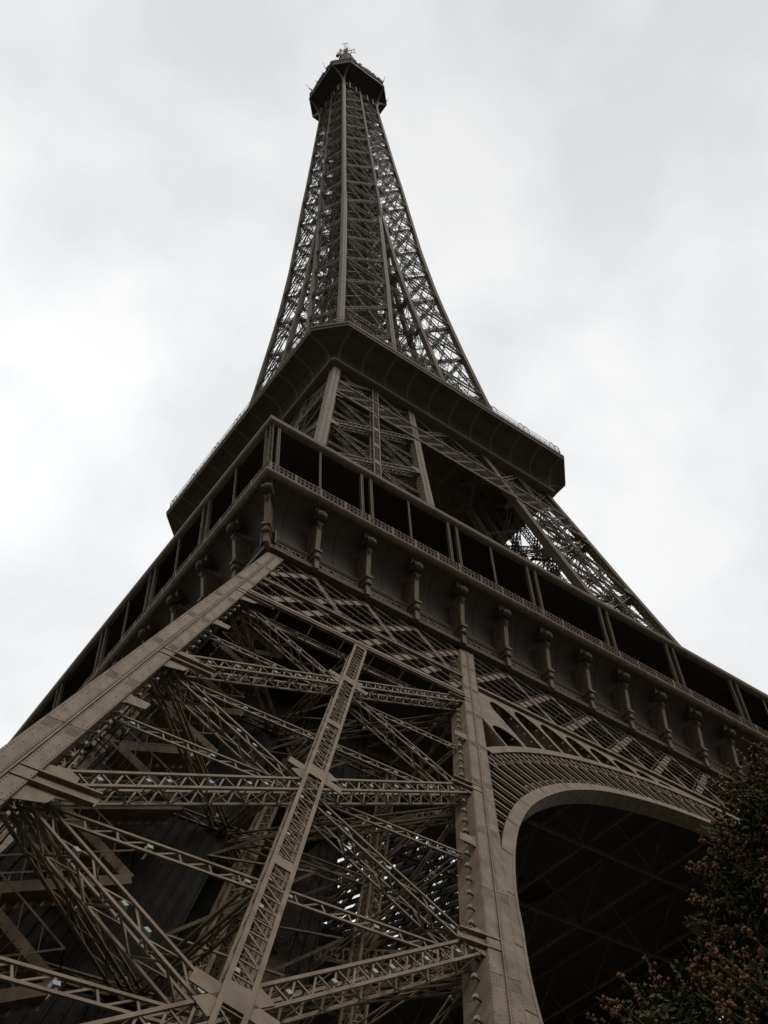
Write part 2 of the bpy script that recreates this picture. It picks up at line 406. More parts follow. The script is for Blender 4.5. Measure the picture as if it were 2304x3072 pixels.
# ---------- belt girder between the columns, under the first gallery (one per side)
def clipline(x0,z0,x1,z1,xl,xr):
    P=[]; 
    ts=[t for t in np.linspace(0,1,201) if xl(z0+(z1-z0)*t)<=x0+(x1-x0)*t<=xr(z0+(z1-z0)*t)]
    if len(ts)<4: return None
    a,b=ts[0],ts[-1]; return (x0+(x1-x0)*a,z0+(z1-z0)*a,x0+(x1-x0)*b,z0+(z1-z0)*b)
nF=np.array([0,1,.5]); nF=nF/np.linalg.norm(nF)*1.0
nF=np.array([0,1.0,-.0]); 
_n=np.array([0,1.0,0]); 
SL=.5
nI=np.array([0,1,-SL])/math.sqrt(1+SL*SL)     # inward normal of the leaning face  y=-(59.5-.5z)
def F1(x,z,off=0.0): return np.array([x,-(59.5-.5*z),z])+nI*off
MOD=3.88
def build_belt():
    root=empty('belt_girder'); root.parent=TOWER
    Z0,Z1,Z2,ZM=40.75,44.1,50.75,43.35
    for seg in range(3):
        g=MB(); rd=MB()
        if seg==0: xl=lambda z:-(59.5-.5*z)+1.12; xr=lambda z:-(43.65-.5*z)-1.12
        elif seg==1: xl=lambda z:-(43.65-.5*z); xr=lambda z:(43.65-.5*z)
        else: xl=lambda z:(43.65-.5*z)+1.12; xr=lambda z:(59.5-.5*z)-1.12
        zb=Z0 if seg!=1 else ZM
        rails=[(zb,.34),(zb-.42,.16)] if seg!=1 else [(zb,.34)]
        rails+=[(Z1,.26),(Z1+.34,.10)] if seg!=1 else []
        for z,wd in rails: g.bar(F1(xl(z),z,.0),F1(xr(z),z,.0),wd,.16,nI)
        for dpt in (.0,):
            # broad flat bars rising to the right
            off=.12+dpt
            k0=-37.35 if seg!=1 else -37.35
            for i in range(-4,30):
                x0=k0+MOD*i
                c=clipline(x0,Z0,x0+10.6,Z0+9.95,xl,xr)
                if c and c[3]>zb+.5:
                    if c[1]<zb: t=(zb-c[1])/(c[3]-c[1]); c=(c[0]+(c[2]-c[0])*t,zb,c[2],c[3])
                    g.bar(F1(c[0],c[1],off),F1(c[2],c[3],off),.46,.05,nI)
                    if dpt==0:
                        m=int(math.hypot(c[2]-c[0],c[3]-c[1])/.42)
                        for t in range(m):
                            u=(t+.5)/m; lamps.append((F1(c[0]+(c[2]-c[0])*u-.2,c[1]+(c[3]-c[1])*u+.34,off+.05),nI,2+seg,np.array((1,0,1.)),'small'))
                # the short bars of the lower band only
                if seg!=1:
                    c=clipline(x0+MOD/2,Z0,x0+MOD/2+3.3,Z1,xl,xr)
                    if c: g.bar(F1(c[0],c[1],off),F1(c[2],c[3],off),.46,.05,nI)
            # narrow double bars falling to the right
            for i in range(-6,60):
                x0=-52+MOD/2*i
                for e in (-.075,.075):
                    c=clipline(x0+e,Z2,x0+e+10.6,Z0,xl,xr)
                    if c:
                        if c[3]<zb:
                            if c[1]<=zb: continue
                            t=(c[1]-zb)/(c[1]-c[3]); c=(c[0],c[1],c[0]+(c[2]-c[0])*t,zb)
                        g.bar(F1(c[0],c[1],off-.08),F1(c[2],c[3],off-.08),.042,.05,nI)
                        if e>0 and dpt==0:
                            m=int(math.hypot(c[2]-c[0],c[3]-c[1])/1.1)
                            for t in range(m):
                                u=(t+.5)/m; lamps.append((F1(c[0]+(c[2]-c[0])*u+.2,c[1]+(c[3]-c[1])*u+.15,off+.05),nI,2+seg,np.array((1,0,-1.)),'small'))
        for i in range(-9,10):
            x=MOD*i
            zlo=Z1 if seg!=1 else zb
            if xl(zlo)<x<xr(zlo) and xl(Z2)<x<xr(Z2):
                (rd if seg!=1 else g).bar(F1(x,zlo,.06),F1(x,Z2,.06),.42 if seg!=1 else .3,.05,nI)
        # transverse ties to the inner layer
        for x in np.arange(xl(Z1)+.3,xr(Z1),MOD/2):
            for z in (zb,Z1,Z2-.3): 
                if xl(z)<x<xr(z): g.bar(F1(x,z,.05),F1(x,z,1.1),.08,.08,(0,0,1))
        g.bar(F1(xl(zb),zb,1.1),F1(xr(zb),zb,1.1),.3,.12,nI)
        p=g.part('lattice_panel',IRON,root)
        if len(rd.P): merge(p,rd,RED)
    # spandrel plate with tall round-headed slots between the belt and the arch
    g=MB()
    def rim(x,R): 
        v=math.sqrt(max(0,R*R-x*x)); return (v+5.7)/1.118
    for dpt in (0.0,1.05):
        w_=2.02
        xs=np.arange(-11,12)*w_
        for i in range(-12,12):
            xa,xb=i*w_,(i+1)*w_; xc=(xa+xb)/2
            if abs(xc)>26: continue
            lim=lambda z:(43.65-.5*z)
            zt=43.2
            ztop=lambda x: min(zt, (43.65-abs(x))/.5) if abs(x)>0 else zt
            za,zb_=rim(xa,41.85),rim(xb,41.85)
            top=min(ztop(xa),ztop(xb))-.35
            hw=w_/2-.16
            low=max(rim(xc-hw,41.8),rim(xc+hw,41.8))
            high=top-.15-(.0 if abs(xc)>3 else 0)
            A=[];B=[]
            # boundary of slot as arch: left jamb up, round head, right jamb down; outer boundary: bay rectangle
            rise=min(1.5,max(.2,(high-low)*.6))
            m=14
            for j in range(m+1):
                t=math.pi*(1-j/m)
                x=xc+hw*math.cos(t); z=high-rise+rise*math.sin(t)
                zl=rim(x,41.8)
                A.append(F1(x,max(z,zl),.1+dpt)); 
                xo=xc+(w_/2)*max(-1,min(1,1.6*math.cos(t)))
                B.append(F1(xo,ztop(xo)-.0,.1+dpt))
            if high-rise>low-.2 or True:
                g.strip(A,B,nI,.04)
            for sx in (-1,1):
                x=xc+sx*w_/2; xi=xc+sx*hw
                zt_=min(high-rise,ztop(x))
                if zt_>rim(x,41.8):
                    pts=[F1(x,rim(x,41.8),.1+dpt),F1(xi,rim(xi,41.8),.1+dpt),F1(xi,high-rise,.1+dpt),F1(x,ztop(x),.1+dpt)]
                    g.plate(pts,nI,.04)
                if dpt==0:
                    mm=int((high-low)/.8)
                    for t in range(max(1,mm)): lamps.append((F1(xi-.16*sx,low+.3+t*.8,.25),nI,2,np.array((0,0,1.)),'small'))
    for i in range(-12,13):   # webs between the two layers
        x=i*2.02
        if abs(x)<25:
            z0_,z1_=rim(x,41.8),min(43.2,(43.65-abs(x))/.5)
            if z1_>z0_: g.bar(F1(x,z0_,.62),F1(x,z1_,.62),.04,.95,nI)
    g.part('spandrel_plate',IRON,root)
    return root
B1=build_belt()
# ---------- the arch (one per side)
def build_arch():
    root=empty('arch'); root.parent=TOWER
    def RA(t): # slight flattening of the circle near the haunches
        e=math.degrees(t); e=min(e,180-e); return float(np.interp(e,[-10,17,24.7,32.5,39.4,45,55,62,72,83,90],[37.4,37.28,37.12,37.42,37.8,38.05,38.3,38.38,38.2,38.02,38.0]))
    def AP(t,dr,off): 
        r=RA(t)+dr; x=r*math.cos(t); v=5.7+r*math.sin(t); return F1(x,v/1.118,off)
    ths=np.linspace(math.radians(-7),math.radians(187),98)
    g=MB()
    for a,b in zip(ths[:-1],ths[1:]):
        pass
    for off in (-.02,.72):
        g.strip([AP(t,0,off) for t in ths],[AP(t,.56,off) for t in ths],nI,.07)
    g.strip([AP(t,.0,-.04) for t in ths],[AP(t,.10,-.04) for t in ths],nI,.08)
    # soffit
    A=[AP(t,-.015,-.03) for t in ths]; B=[AP(t,-.015,.80) for t in ths]; A2=[AP(t,.045,-.03) for t in ths]; B2=[AP(t,.045,.80) for t in ths]
    k=len(ths); V=A+B+A2+B2; F=[]
    for i in range(k-1): F+=[(i,i+1,k+i+1,k+i),(2*k+i,3*k+i,3*k+i+1,2*k+i+1)]
    g.poly(V,F)
    A=[AP(t,.52,-.02) for t in ths]; B=[AP(t,.52,.78) for t in ths]; g.poly(A+B,[(i,i+1,k+i+1,k+i) for i in range(k-1)])
    LR=g.part('lower_rim',IRON,root)
    sm=MB()
    for t in np.arange(math.radians(-5),math.radians(186),math.radians(5.4)): sm.bar(AP(t,.02,-.025),AP(t,.54,-.025),.022,.02,nI)
    merge(LR,sm,SEAM)
    g=MB(); tt=np.linspace(math.radians(50),math.radians(130),60)
    UP=lambda t,r,off: F1(r*math.cos(t),(5.7+r*math.sin(t))/1.118,off)
    g.strip([UP(t,41.38,-.02) for t in tt],[UP(t,41.85,-.02) for t in tt],nI,.07)
    g.strip([UP(t,41.38,1.0) for t in tt],[UP(t,41.85,1.0) for t in tt],nI,.07)
    k=len(tt); A=[UP(t,41.4,0) for t in tt]; B=[UP(t,41.4,1.05) for t in tt]; g.poly(A+B,[(i,i+1,k+i+1,k+i) for i in range(k-1)])
    A=[UP(t,41.83,0) for t in tt]; B=[UP(t,41.83,1.05) for t in tt]; g.poly(A+B,[(i,i+1,k+i+1,k+i) for i in range(k-1)])
    g.part('upper_rim',IRON,root)
    # lacework : posts, pointed heads, rings
    g=MB(); dth=1.15/40
    inside=lambda t: True
    i0=int(math.radians(20)/dth); i1=int(math.radians(160)/dth)
    for i in range(i0,i1+1):
        t=i*dth; tm=t+dth/2
        z=(5.7+40*math.sin(t))/1.118; x=40*math.cos(t)
        e=math.degrees(min(t,math.pi-t)); 
        rl=(43.6-2.549)/(abs(math.cos(t))+.4472*math.sin(t)); top=min(41.42,rl); bot=RA(t)+.5
        if top<bot+.3: continue
        for off in (.12,):
            for (a0,wv) in ((t,.17),):
                g.bar(UP(a0,bot,off),UP(a0,top,off),wv,.10,nI)
            for tq in ((t+dth*.22,t+dth*.78) if off<.5 else ()):
                g.bar(UP(tq,bot,off+.03),UP(tq,min(top,40.6),off+.03),.06,.06,nI)
            if top<41.3: continue
            g.bar(UP(t+dth*.22,40.6,off),UP(tm,40.98,off),.10,.07,nI); g.bar(UP(t+dth*.78,40.6,off),UP(tm,40.98,off),.10,.07,nI)
            g.bar(UP(tm,40.95,off-.03),UP(tm,top,off-.03),.22,.08,nI)
            # rings at the foot and the head
            for rc,rr in ((bot+.28,.2),(41.16,.17)):
                m=8; c0_=UP(tm,rc,off)
                ex=np.array([1.,0,0]); ey=np.array([0,.5,1.])/1.118
                for j in range(m):
                    a=2*math.pi*j/m;b=2*math.pi*(j+1)/m
                    g.bar(c0_+ex*rr*math.cos(a)+ey*rr*math.sin(a),c0_+ex*rr*math.cos(b)+ey*rr*math.sin(b),.07,.05,nI)
        g.bar(UP(t,bot+.1,.1),UP(t,bot+.1,.9),.08,.08,(0,0,1)); 
        if top<41.3: continue
        g.bar(UP(t,41.3,.1),UP(t,41.3,.9),.08,.08,(0,0,1))
        g.bar(UP(t,bot+.1,.15),UP(t,41.3,.85),.06,.06,(1,0,0))
        lamps.append((UP(tm,bot+.2,.3),nI,2,np.array((1,0,0.)),'small'))
        lamps.append((UP(t+dth*.3,40.3,.3),nI,2,np.array((1,0,0.)),'small'))
    g.part('lacework',IRON,root)
    return root
A1=build_arch()
# ---------- first gallery
G1=empty('first_gallery'); G1.parent=TOWER
HG=35.35
NAMES=[['PETIET','DAGUERRE','WURTZ','LE VERRIER','PERDONNET','DELAMBRE','MALUS','BREGUET','POLONCEAU','DUMAS','CLAPEYRON','BORDA','FOURIER','BICHAT','SAUVAGE','PELOUZE','CARNOT','LAME'],
 ['SEGUIN','LALANDE','TRESCA','PONCELET','BRESSE','LAGRANGE','BELANGER','CUVIER','LAPLACE','DULONG','CHASLES','LAVOISIER','AMPERE','CHEVREUL','FLACHAT','NAVIER','LEGENDRE','CHAPTAL'],
 ['JAMIN','GAY-LUSSAC','FIZEAU','SCHNEIDER','LE CHATELIER','BERTHIER','BARRAL','DE DION','GOUIN','JOUSSELIN','BROCA','BECQUEREL','CORIOLIS','CAIL','TRIGER','GIFFARD','PERRIER','STURM'],
 ['CAUCHY','BELGRAND','REGNAULT','FRESNEL','DE PRONY','VICAT','EBELMEN','COULOMB','POINSOT','FOUCAULT','DELAUNAY','MORIN','HAUY','COMBES','THENARD','ARAGO','POISSON','MONGE']]
def sweep(mb, prof, ch=None):
    """prof: closed list of (h,z); swept round the square, mitred corners"""
    k=len(prof); V=[]; F=[]
    for (sx,sy) in ((-1,-1),(1,-1),(1,1),(-1,1)):
        for (h,z) in prof: V.append((sx*h,sy*h,z))
    for s in range(4):
        for i in range(k): F.append((s*k+i,((s+1)%4)*k+i,((s+1)%4)*k+(i+1)%k,s*k+(i+1)%k))
    mb.poly(V,F)
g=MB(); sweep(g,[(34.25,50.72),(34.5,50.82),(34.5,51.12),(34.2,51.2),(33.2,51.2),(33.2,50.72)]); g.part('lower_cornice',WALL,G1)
g=MB(); prof=[(33.95,51.2),(33.95,52.35),(34.08,52.38),(34.08,52.48),(33.6,52.5)]
for a in np.linspace(0,90,13): prof.append((33.6+1.5*(1-math.cos(math.radians(a))),53.4+3.0*math.sin(math.radians(a))))
prof+= [(33.3,56.42),(33.3,51.2)]
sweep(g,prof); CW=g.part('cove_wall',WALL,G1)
g=MB(); sweep(g,[(35.0,56.42),(35.25,56.47),(35.35,56.6),(35.42,56.75),(35.42,56.9),(35.3,56.98),(33.0,56.98),(33.0,56.42)]); g.part('floor_lip',IRON,G1)
g=MB()
for a in np.linspace(-33.2,33.2,25):
    pass
g.box((-33.2,-33.2,56.3),(33.2,-9.5,56.7)); g.box((-33.2,7,56.3),(33.2,33.2,56.7))
g.box((-33.2,-9.5,56.3),(-8.5,7,56.7)); g.box((8.2,-9.5,56.3),(33.2,7,56.7))
for i in range(15):
    a=-9+i*1.25; g.bar((a,-9.5,56.5),(a+4,7,56.5),.3,.5,(0,0,1)); g.bar((a+4,-9.5,56.1),(a-3,7,56.1),.25,.4,(0,0,1))
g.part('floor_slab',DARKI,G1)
g=MB()
for x in (-30.5,-21.5,-12.2,4.1,12.2,21.5,30.5):
    for z in (51.6,55.9):
        g.bar((x,-32.5,z),(x,32.5,z),.12,.25,(0,0,1))
        if z<52: g.bar((-32.5,x,z-.15),(32.5,x,z-.15),.14,.35,(0,0,1))
    for i in range(16):
        y=-32.5+i*65/16; d_=65/16
        g.bar((x,y,51.6 if i%2 else 55.9),(x,y+d_,55.9 if i%2 else 51.6),.16,.1,(1,0,0))
        g.bar((y,x,51.45 if i%2 else 55.75),(y+d_,x,55.75 if i%2 else 51.45),.16,.1,(0,1,0))
g.part('floor_beams',IRON,G1)
# curved vertical seams on the cove wall (drip lines)
g=MB()
for k in range(4):
    for i in range(18):
        x=-34.92+MOD*(i+.5)
        pts=[(x,-33.59,52.5)]+[(x,-(33.59+1.5*(1-math.cos(math.radians(a)))),53.4+3.0*math.sin(math.radians(a))) for a in np.linspace(0,80,7)]
        c,s=math.cos(k*math.pi/2),math.sin(k*math.pi/2)
        P=[(c*p[0]-s*p[1],s*p[0]+c*p[1],p[2]) for p in pts]
        for a,b in zip(P[:-1],P[1:]): g.bar(a,b,.03,.05,(0,0,1))
merge(CW,g,SEAM)
# consoles
def console_mesh(corner=False):
    g=MB(); w_=.33
    g.box((-w_/2,-34.72,50.72),(w_/2,-33.7,51.62))
    g.box((-.23,-34.84,51.62),(.23,-33.7,51.78)); 
    g.box((-w_/2-.03,-34.78,51.78),(w_/2+.03,-33.7,52.12)); g.box((-.26,-34.92,52.12),(.26,-33.7,52.3))
    g.box((-.13,-34.86,51.7),(.13,-34.7,51.98))
    # shaft, slightly leaning out
    pts=[(-w_/2,0),(w_/2,0)]
    a,b=(-34.76,52.3),(-35.02,54.9)
    for hw,d0,d1 in ((w_/2,0,.16),(.07,.16,1.25)):
        v=[(-hw,a[0]+d0,a[1]),(hw,a[0]+d0,a[1]),(hw,a[0]+d1,a[1]),(-hw,a[0]+d1,a[1]),(-hw,b[0]+d0,b[1]),(hw,b[0]+d0,b[1]),(hw,b[0]+d1,b[1]),(-hw,b[0]+d1,b[1])]
        g.poly(v,[(0,3,2,1),(4,5,6,7),(0,1,5,4),(1,2,6,5),(2,3,7,6),(3,0,4,7)])
    return g
def scroll_mesh():
    g=MB()
    # volute: stacked drums across x with ridges
    for x0,x1,r in ((-.30,-.24,.31),(-.24,-.13,.37),(-.13,-.10,.33),(-.10,-.02,.41),(-.02,.02,.37),(.02,.10,.41),(.10,.13,.33),(.13,.24,.37),(.24,.30,.31)):
        g.tube([(x0,-35.05,55.25),(x1,-35.05,55.25)],r,14)
    for s in (-1,1):
        for r in (.30,.2,.1): 
            m=12
            for j in range(m):
                a=2*math.pi*j/m;b=2*math.pi*(j+1)/m
                g.bar((s*.31,-35.05+r*math.cos(a),55.25+r*math.sin(a)),(s*.31,-35.05+r*math.cos(b),55.25+r*math.sin(b)),.035,.05,(1,0,0))
    # leaf under the volute
    g.poly([(-.24,-35.0,54.85),(.24,-35.0,54.85),(.2,-35.12,54.55),(-.2,-35.12,54.55),(0,-34.98,54.15),(-.2,-34.85,54.6),(.2,-34.85,54.6)],
           [(0,1,2,3),(3,2,4),(0,3,5),(1,6,2),(3,4,5),(2,6,4)])
    g.box((-.24,-34.9,55.5),(.24,-33.7,56.42))
    return g
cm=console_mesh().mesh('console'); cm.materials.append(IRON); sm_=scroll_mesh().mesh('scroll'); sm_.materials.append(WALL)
for k in range(4):
    for i in range(0,18):
        o=bpy.data.objects.new('console',cm); COL.objects.link(o); o.parent=G1
        s=bpy.data.objects.new('scroll',sm_); COL.objects.link(s); s.parent=o
        if i==0:   # corner bracket: turned 45 degrees and pushed out to the mitre
            a=k*math.pi/2-math.pi/4
            o.rotation_euler=(0,0,a); 
            # move so that y=-34.8 lands on the corner diagonal
            dist=34.8*math.sqrt(2)-34.75
            o.location=(math.sin(a)*dist,-math.cos(a)*dist,0)
        else:
            a=k*math.pi/2; x=-34.92+MOD*i
            o.rotation_euler=(0,0,a); o.location=(math.cos(a)*x,math.sin(a)*x,0)
# names
def name_mesh(txt):
    cu=bpy.data.curves.new('n','FONT'); cu.body=txt; cu.size=.78; cu.extrude=.035; cu.align_x='CENTER'; cu.resolution_u=2
    o=bpy.data.objects.new('n',cu); COL.objects.link(o)
    bpy.context.view_layer.update()
    dg=bpy.context.evaluated_depsgraph_get()
    me=bpy.data.meshes.new_from_object(o.evaluated_get(dg)); 
    bpy.data.objects.remove(o); me.materials.clear(); me.materials.append(LETT)
    return me
pl=MB(); pl.box((-1.66,-34.0,51.22),(1.66,-33.93,52.33)); 
for z in (51.24,52.24): pl.box((-1.66,-34.05,z),(1.66,-34.0,z+.08))
for sx in (-1.66,1.58): pl.box((sx,-34.05,51.32),(sx+.08,-34.0,52.24))
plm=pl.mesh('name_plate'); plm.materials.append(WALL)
for k in range(4):
    for i,nm in enumerate(NAMES[k]):
        a=k*math.pi/2; x=-34.92+MOD*(i+.5)
        o=bpy.data.objects.new('name_plate',plm); COL.objects.link(o); o.parent=G1
        o.rotation_euler=(0,0,a); o.location=(math.cos(a)*x,math.sin(a)*x,0)
        me=name_mesh(nm); t=bpy.data.objects.new('lettering',me); COL.objects.link(t); t.parent=o
        wd=max(v.co.x for v in me.vertices)-min(v.co.x for v in me.vertices)
        t.rotation_euler=(math.radians(90),0,0); t.location=(0,-34.03,51.5); t.scale=(min(1.25,2.9/wd),1,1)
# railing round the first gallery
g=MB()
for k in range(4):
    c,s=math.cos(k*math.pi/2),math.sin(k*math.pi/2); R=lambda p:(c*p[0]-s*p[1],s*p[0]+c*p[1],p[2])
    for z,wd in ((57.12,.035),(57.62,.035),(57.84,.06)): g.bar(R((-35.2,-35.2,z)),R((35.2,-35.2,z)),wd,wd,(0,0,1))
    x=-35.0
    while x<35:
        g.bar(R((x,-35.2,56.98)),R((x,-35.2,57.9)),(.04 if int(round((x+35)/.325))%6 else .2),.07,R((0,1,0))); 
        m=8; cx=x+.1625
        for j in range(m):
            a=2*math.pi*j/m;b=2*math.pi*(j+1)/m
            g.bar(R((cx+.12*math.cos(a),-35.2,57.37+.16*math.sin(a))),R((cx+.12*math.cos(b),-35.2,57.37+.16*math.sin(b))),.03,.03,R((0,1,0)))
        x+=.325
g.part('railing',IRON,G1)
# posts
def post(parent,w_,d_,z0,z1,name,groove=True):
    g=MB(); g.box((-w_/2,-d_/2,z0),(w_/2,d_/2,z1))
    if groove:
        for sx in (-1,1): g.box((sx*w_/2-.03,-d_/2-.05,z0),(sx*w_/2+.03,-d_/2-.001,z1))
        g.box((-w_/2-.05,-d_/2-.08,z0),(w_/2+.05,d_/2+.03,z0+.55))
    me=g.mesh(name); me.materials.append(IRON2); return me
pm=post(None,.15,.2,56.98,62.4,'gallery_post'); pn=post(None,.09,.1,56.98,62.4,'gallery_post')
for k in range(4):
    a=k*math.pi/2
    xs=[(-34.42,0)]
    for c_ in (-27.2,-19.45,-11.75,-4.2,3.35,11.1,18.85,26.6):
        xs+=[(c_-.4,0),(c_+.4,0)]
    xs+=[(34.42,0)]
    xs+=[(x,1) for x in (-31.05,-23.45,-15.75,15.0,22.7,30.5)]
    for x,t in xs:
        o=bpy.data.objects.new('gallery_post',pn if t else pm); COL.objects.link(o); o.parent=G1
        y=-34.93
        o.rotation_euler=(0,0,a); o.location=(math.cos(a)*x-math.sin(a)*y,math.sin(a)*x+math.cos(a)*y,0)
g=MB()
for (sx,sy) in ((-1,-1),(1,-1),(1,1),(-1,1)):
    g=MB(); girder(g,(sx*35.0,sy*35.0,57),(sx*35.0,sy*35.0,62.4),(-sx,-sy,0),.2,.2,.9,.05,.04,'H',0,0,0); g.part('corner_mullion',IRON2,G1)

# roof ring, fascia, ceiling with battens, pavilion walls
g=MB(); sweep(g,[(34.95,62.38),(35.16,62.45),(35.26,62.62),(35.26,62.95),(35.15,63.12),(34.8,63.2),(30.0,63.4),(30.0,63.0),(34.8,62.75),(34.85,62.38)]); g.part('roof',IRON2,G1)
g=MB(); sweep(g,[(34.8,62.40),(34.8,62.5),(30.2,62.9),(30.2,62.8)])
for k in range(4):
    c,s=math.cos(k*math.pi/2),math.sin(k*math.pi/2); R=lambda p:(c*p[0]-s*p[1],s*p[0]+c*p[1],p[2])
    for (xa,xb) in ((-34.6,-12.0),(12.0,34.6)):
        for x in np.arange(xa,xb,.42):
            ye=max(30.3,abs(x)) 
            if ye>34.5: continue
            g.bar(R((x,-34.7,62.36)),R((x,-ye,62.36+(34.7-ye)*.087)),.07,.10,(0,0,1))
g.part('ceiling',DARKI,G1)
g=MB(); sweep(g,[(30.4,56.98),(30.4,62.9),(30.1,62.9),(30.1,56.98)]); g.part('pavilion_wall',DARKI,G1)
# ---------- stage 2
def build_stage2():
    root=empty('upper_pillar'); root.parent=TOWER
    chords_part(56.9,112.0,.92,3.6,'corner_column',root,IRON2,True,False,.75,5)
    nodes=[60.0,70.2,80.4,90.5,100.3]; C_,Lc=.10,.055
    for face in range(4):
        mg=.9
        def gir(zl,zr,wd,off,style,name,lp,pitch=.85,sl=0,sr=1):
            g=MB(); p,n=fp(face,sl+ (sfrac(zl,mg) if sl==0 else 0),zl); q,_=fp(face,sr-(sfrac(zr,mg) if sr==1 else 0),zr)
            girder(g,p,q,n,wd,.6,pitch,C_,Lc,style,lp,off,5,back=face in (0,1)); g.part(name,IRON2,root)
        for a,b in zip(nodes[:-1],nodes[1:]):
            gir(a,b,.66,.08,'N','diagonal_girder',1.5); gir(b,a,.66,.32,'Z','diagonal_girder',1.5)
        for z in (nodes+[65.1,75.3,85.5,95.5] if face in (0,1) else nodes[:4]): gir(z,z,.5,.6,'Z','horizontal_girder',2.0,1.0)
        gir(105.3,110.2,.5,.1,'N','diagonal_girder',1.2,.7,0,.5); gir(110.2,105.3,.5,.1,'Z','diagonal_girder',1.2,.7,.5,1)
        gir(105.0,110.2,.5,.3,'N','diagonal_girder',1.2,.7,.5,1); gir(110.2,105.0,.5,.3,'Z','diagonal_girder',1.2,.7,0,.5)
        g=MB(); p,n=fp(face,.5,57); 
        for a,b in zip([57]+nodes,nodes+[110.6]):
            p,n=fp(face,.5,a);q,_=fp(face,.5,b); girder(g,p,q,n,.72,.6,.6,.11,.05,'N',1.2,-.02,5)
        for z in nodes+[95.5,85.5,75.3]:
            p,n=fp(face,.5,z,-.05); d=np.array(fp(face,.5,z+1)[0]-fp(face,.5,z)[0]); d/=np.linalg.norm(d); s=np.cross(d,n)
            g.plate([p-d*.45-s*.4,p+d*.45-s*.4,p+d*.45+s*.4,p-d*.45+s*.4],n,.03)
        g.part('centre_mast',IRON2,root)
        g=MB()
        for z in nodes:
            for sd in (0,1):
                S=lambda zz,m: fp(face,sfrac(zz,m) if sd==0 else 1-sfrac(zz,m),zz,.04)[0]
                g=MB(); g.plate([S(z+.8,.85),S(z+.4,1.3),S(z+.15,1.9),S(z-.3,1.9),S(z-.5,1.3),S(z-.8,.85)],fp(face,.5,z)[1],.03); g.part('gusset_plate',IRON2,root)
    for z in nodes+[110]:
        g=MB(); a,b=-ho(z)+.9,-hi(z)-.9; n=(0,0,-1); m_=(a+b)/2
        girder(g,(a,a,z),(b,b,z),n,.4,.3,1.3,.08,.045,'Z',0,0,5); girder(g,(a,b,z),(b,a,z),n,.4,.3,1.3,.08,.045,'Z',0,.4,5)
        for (u,v) in (((a,m_),(m_,a)),((m_,a),(b,m_)),((b,m_),(m_,b)),((m_,b),(a,m_))): girder(g,(*u,z),(*v,z),n,.3,.3,1.2,.07,.04,'Z',0,0,5,back=False)
        g.part('diaphragm',IRON2,root)
    g=MB(); A=lambda s,t,z:np.array((-ho(z)+(ho(z)-hi(z))*s,-ho(z)+(ho(z)-hi(z))*t,z))
    for s_ in (.5,):
        for t_ in (.45,.7):
            for za,zb in ((57,72),(72,85),(85,101),(101,114)): girder(g,A(s_,t_,za),A(s_,t_,zb),(0,1,0),.4,.5,.9,.12,.05,'X',0,0,5)
    zz=[57,65,75,85,95,105,112]
    for a,b in zip(zz[:-1],zz[1:]):
        for (i,j,k,l) in ((.5,.92,.92,.5),):
            g.bar(A(i,j,a),A(k,l,b),.12,.06,(0,1,0)); g.bar(A(k,l,a),A(i,j,b),.12,.06,(0,1,0))
    g.part('lift_track',IRON2,root)
    return root
DR[0]=2.0
S2=build_stage2()
def build_belt2():
    root=MB(); g=root
    def P(x,z,off=0): 
        k=(ho(z+.5)-ho(z-.5)); n=np.array([0,1,k]); n=n/np.linalg.norm(n); return np.array([x,-ho(z),z])+n*off
    nn=np.array([0,1,-.24]); nn/=np.linalg.norm(nn)
    Z0,Z1,Z2=100.7,104.9,110.6
    lim=lambda z:ho(z)-.9
    for dpt in (-.05,):
        for z,wd in ((Z0,.24),(Z0-.35,.1),(Z1,.2),(Z1-.3,.08)): g.bar(P(-lim(z),z,dpt),P(lim(z),z,dpt),wd,.14,nn)
        M2=2.15
        for i in range(-12,12):
            x=i*M2
            c=clipline(x,Z0,x+4.4,Z1,lambda z:-lim(z),lim)
            if c: g.bar(P(c[0],c[1],.08+dpt),P(c[2],c[3],.08+dpt),.4,.05,nn)
            for h in (0,.5):
                for e in (-.07,.07):
                    c=clipline(x+M2*h+e,Z1,x+M2*h+e+4.4,Z0,lambda z:-lim(z),lim)
                    if c: g.bar(P(c[0],c[1],.0+dpt),P(c[2],c[3],.0+dpt),.04,.04,nn)
        for z in (Z2,): g.bar(P(-lim(z),z,dpt),P(lim(z),z,dpt),.3,.14,nn)
    # trusses of the top band between the pillars
    for a,b in ((-4.9,0),(4.9,0)):
        girder(g,P(a,105.2),P(b,110.2),nn,.5,.5,.7,.1,.05,'N',0,.1); girder(g,P(b,105.2),P(a,110.2),nn,.5,.5,.7,.1,.05,'Z',0,.3)
    for x in np.arange(-15,15.1,1.1):
        if abs(x)<lim(Z1): lamps.append((P(x,102.6,.2),nn,6,np.array((1,0,0.)),'small')); lamps.append((P(x,104.2,.2),nn,6,np.array((1,0,0.)),'small'))
    return g.part('upper_belt_girder',IRON2,TOWER)
DR[0]=1.6
B2=build_belt2()
DR[0]=1.7
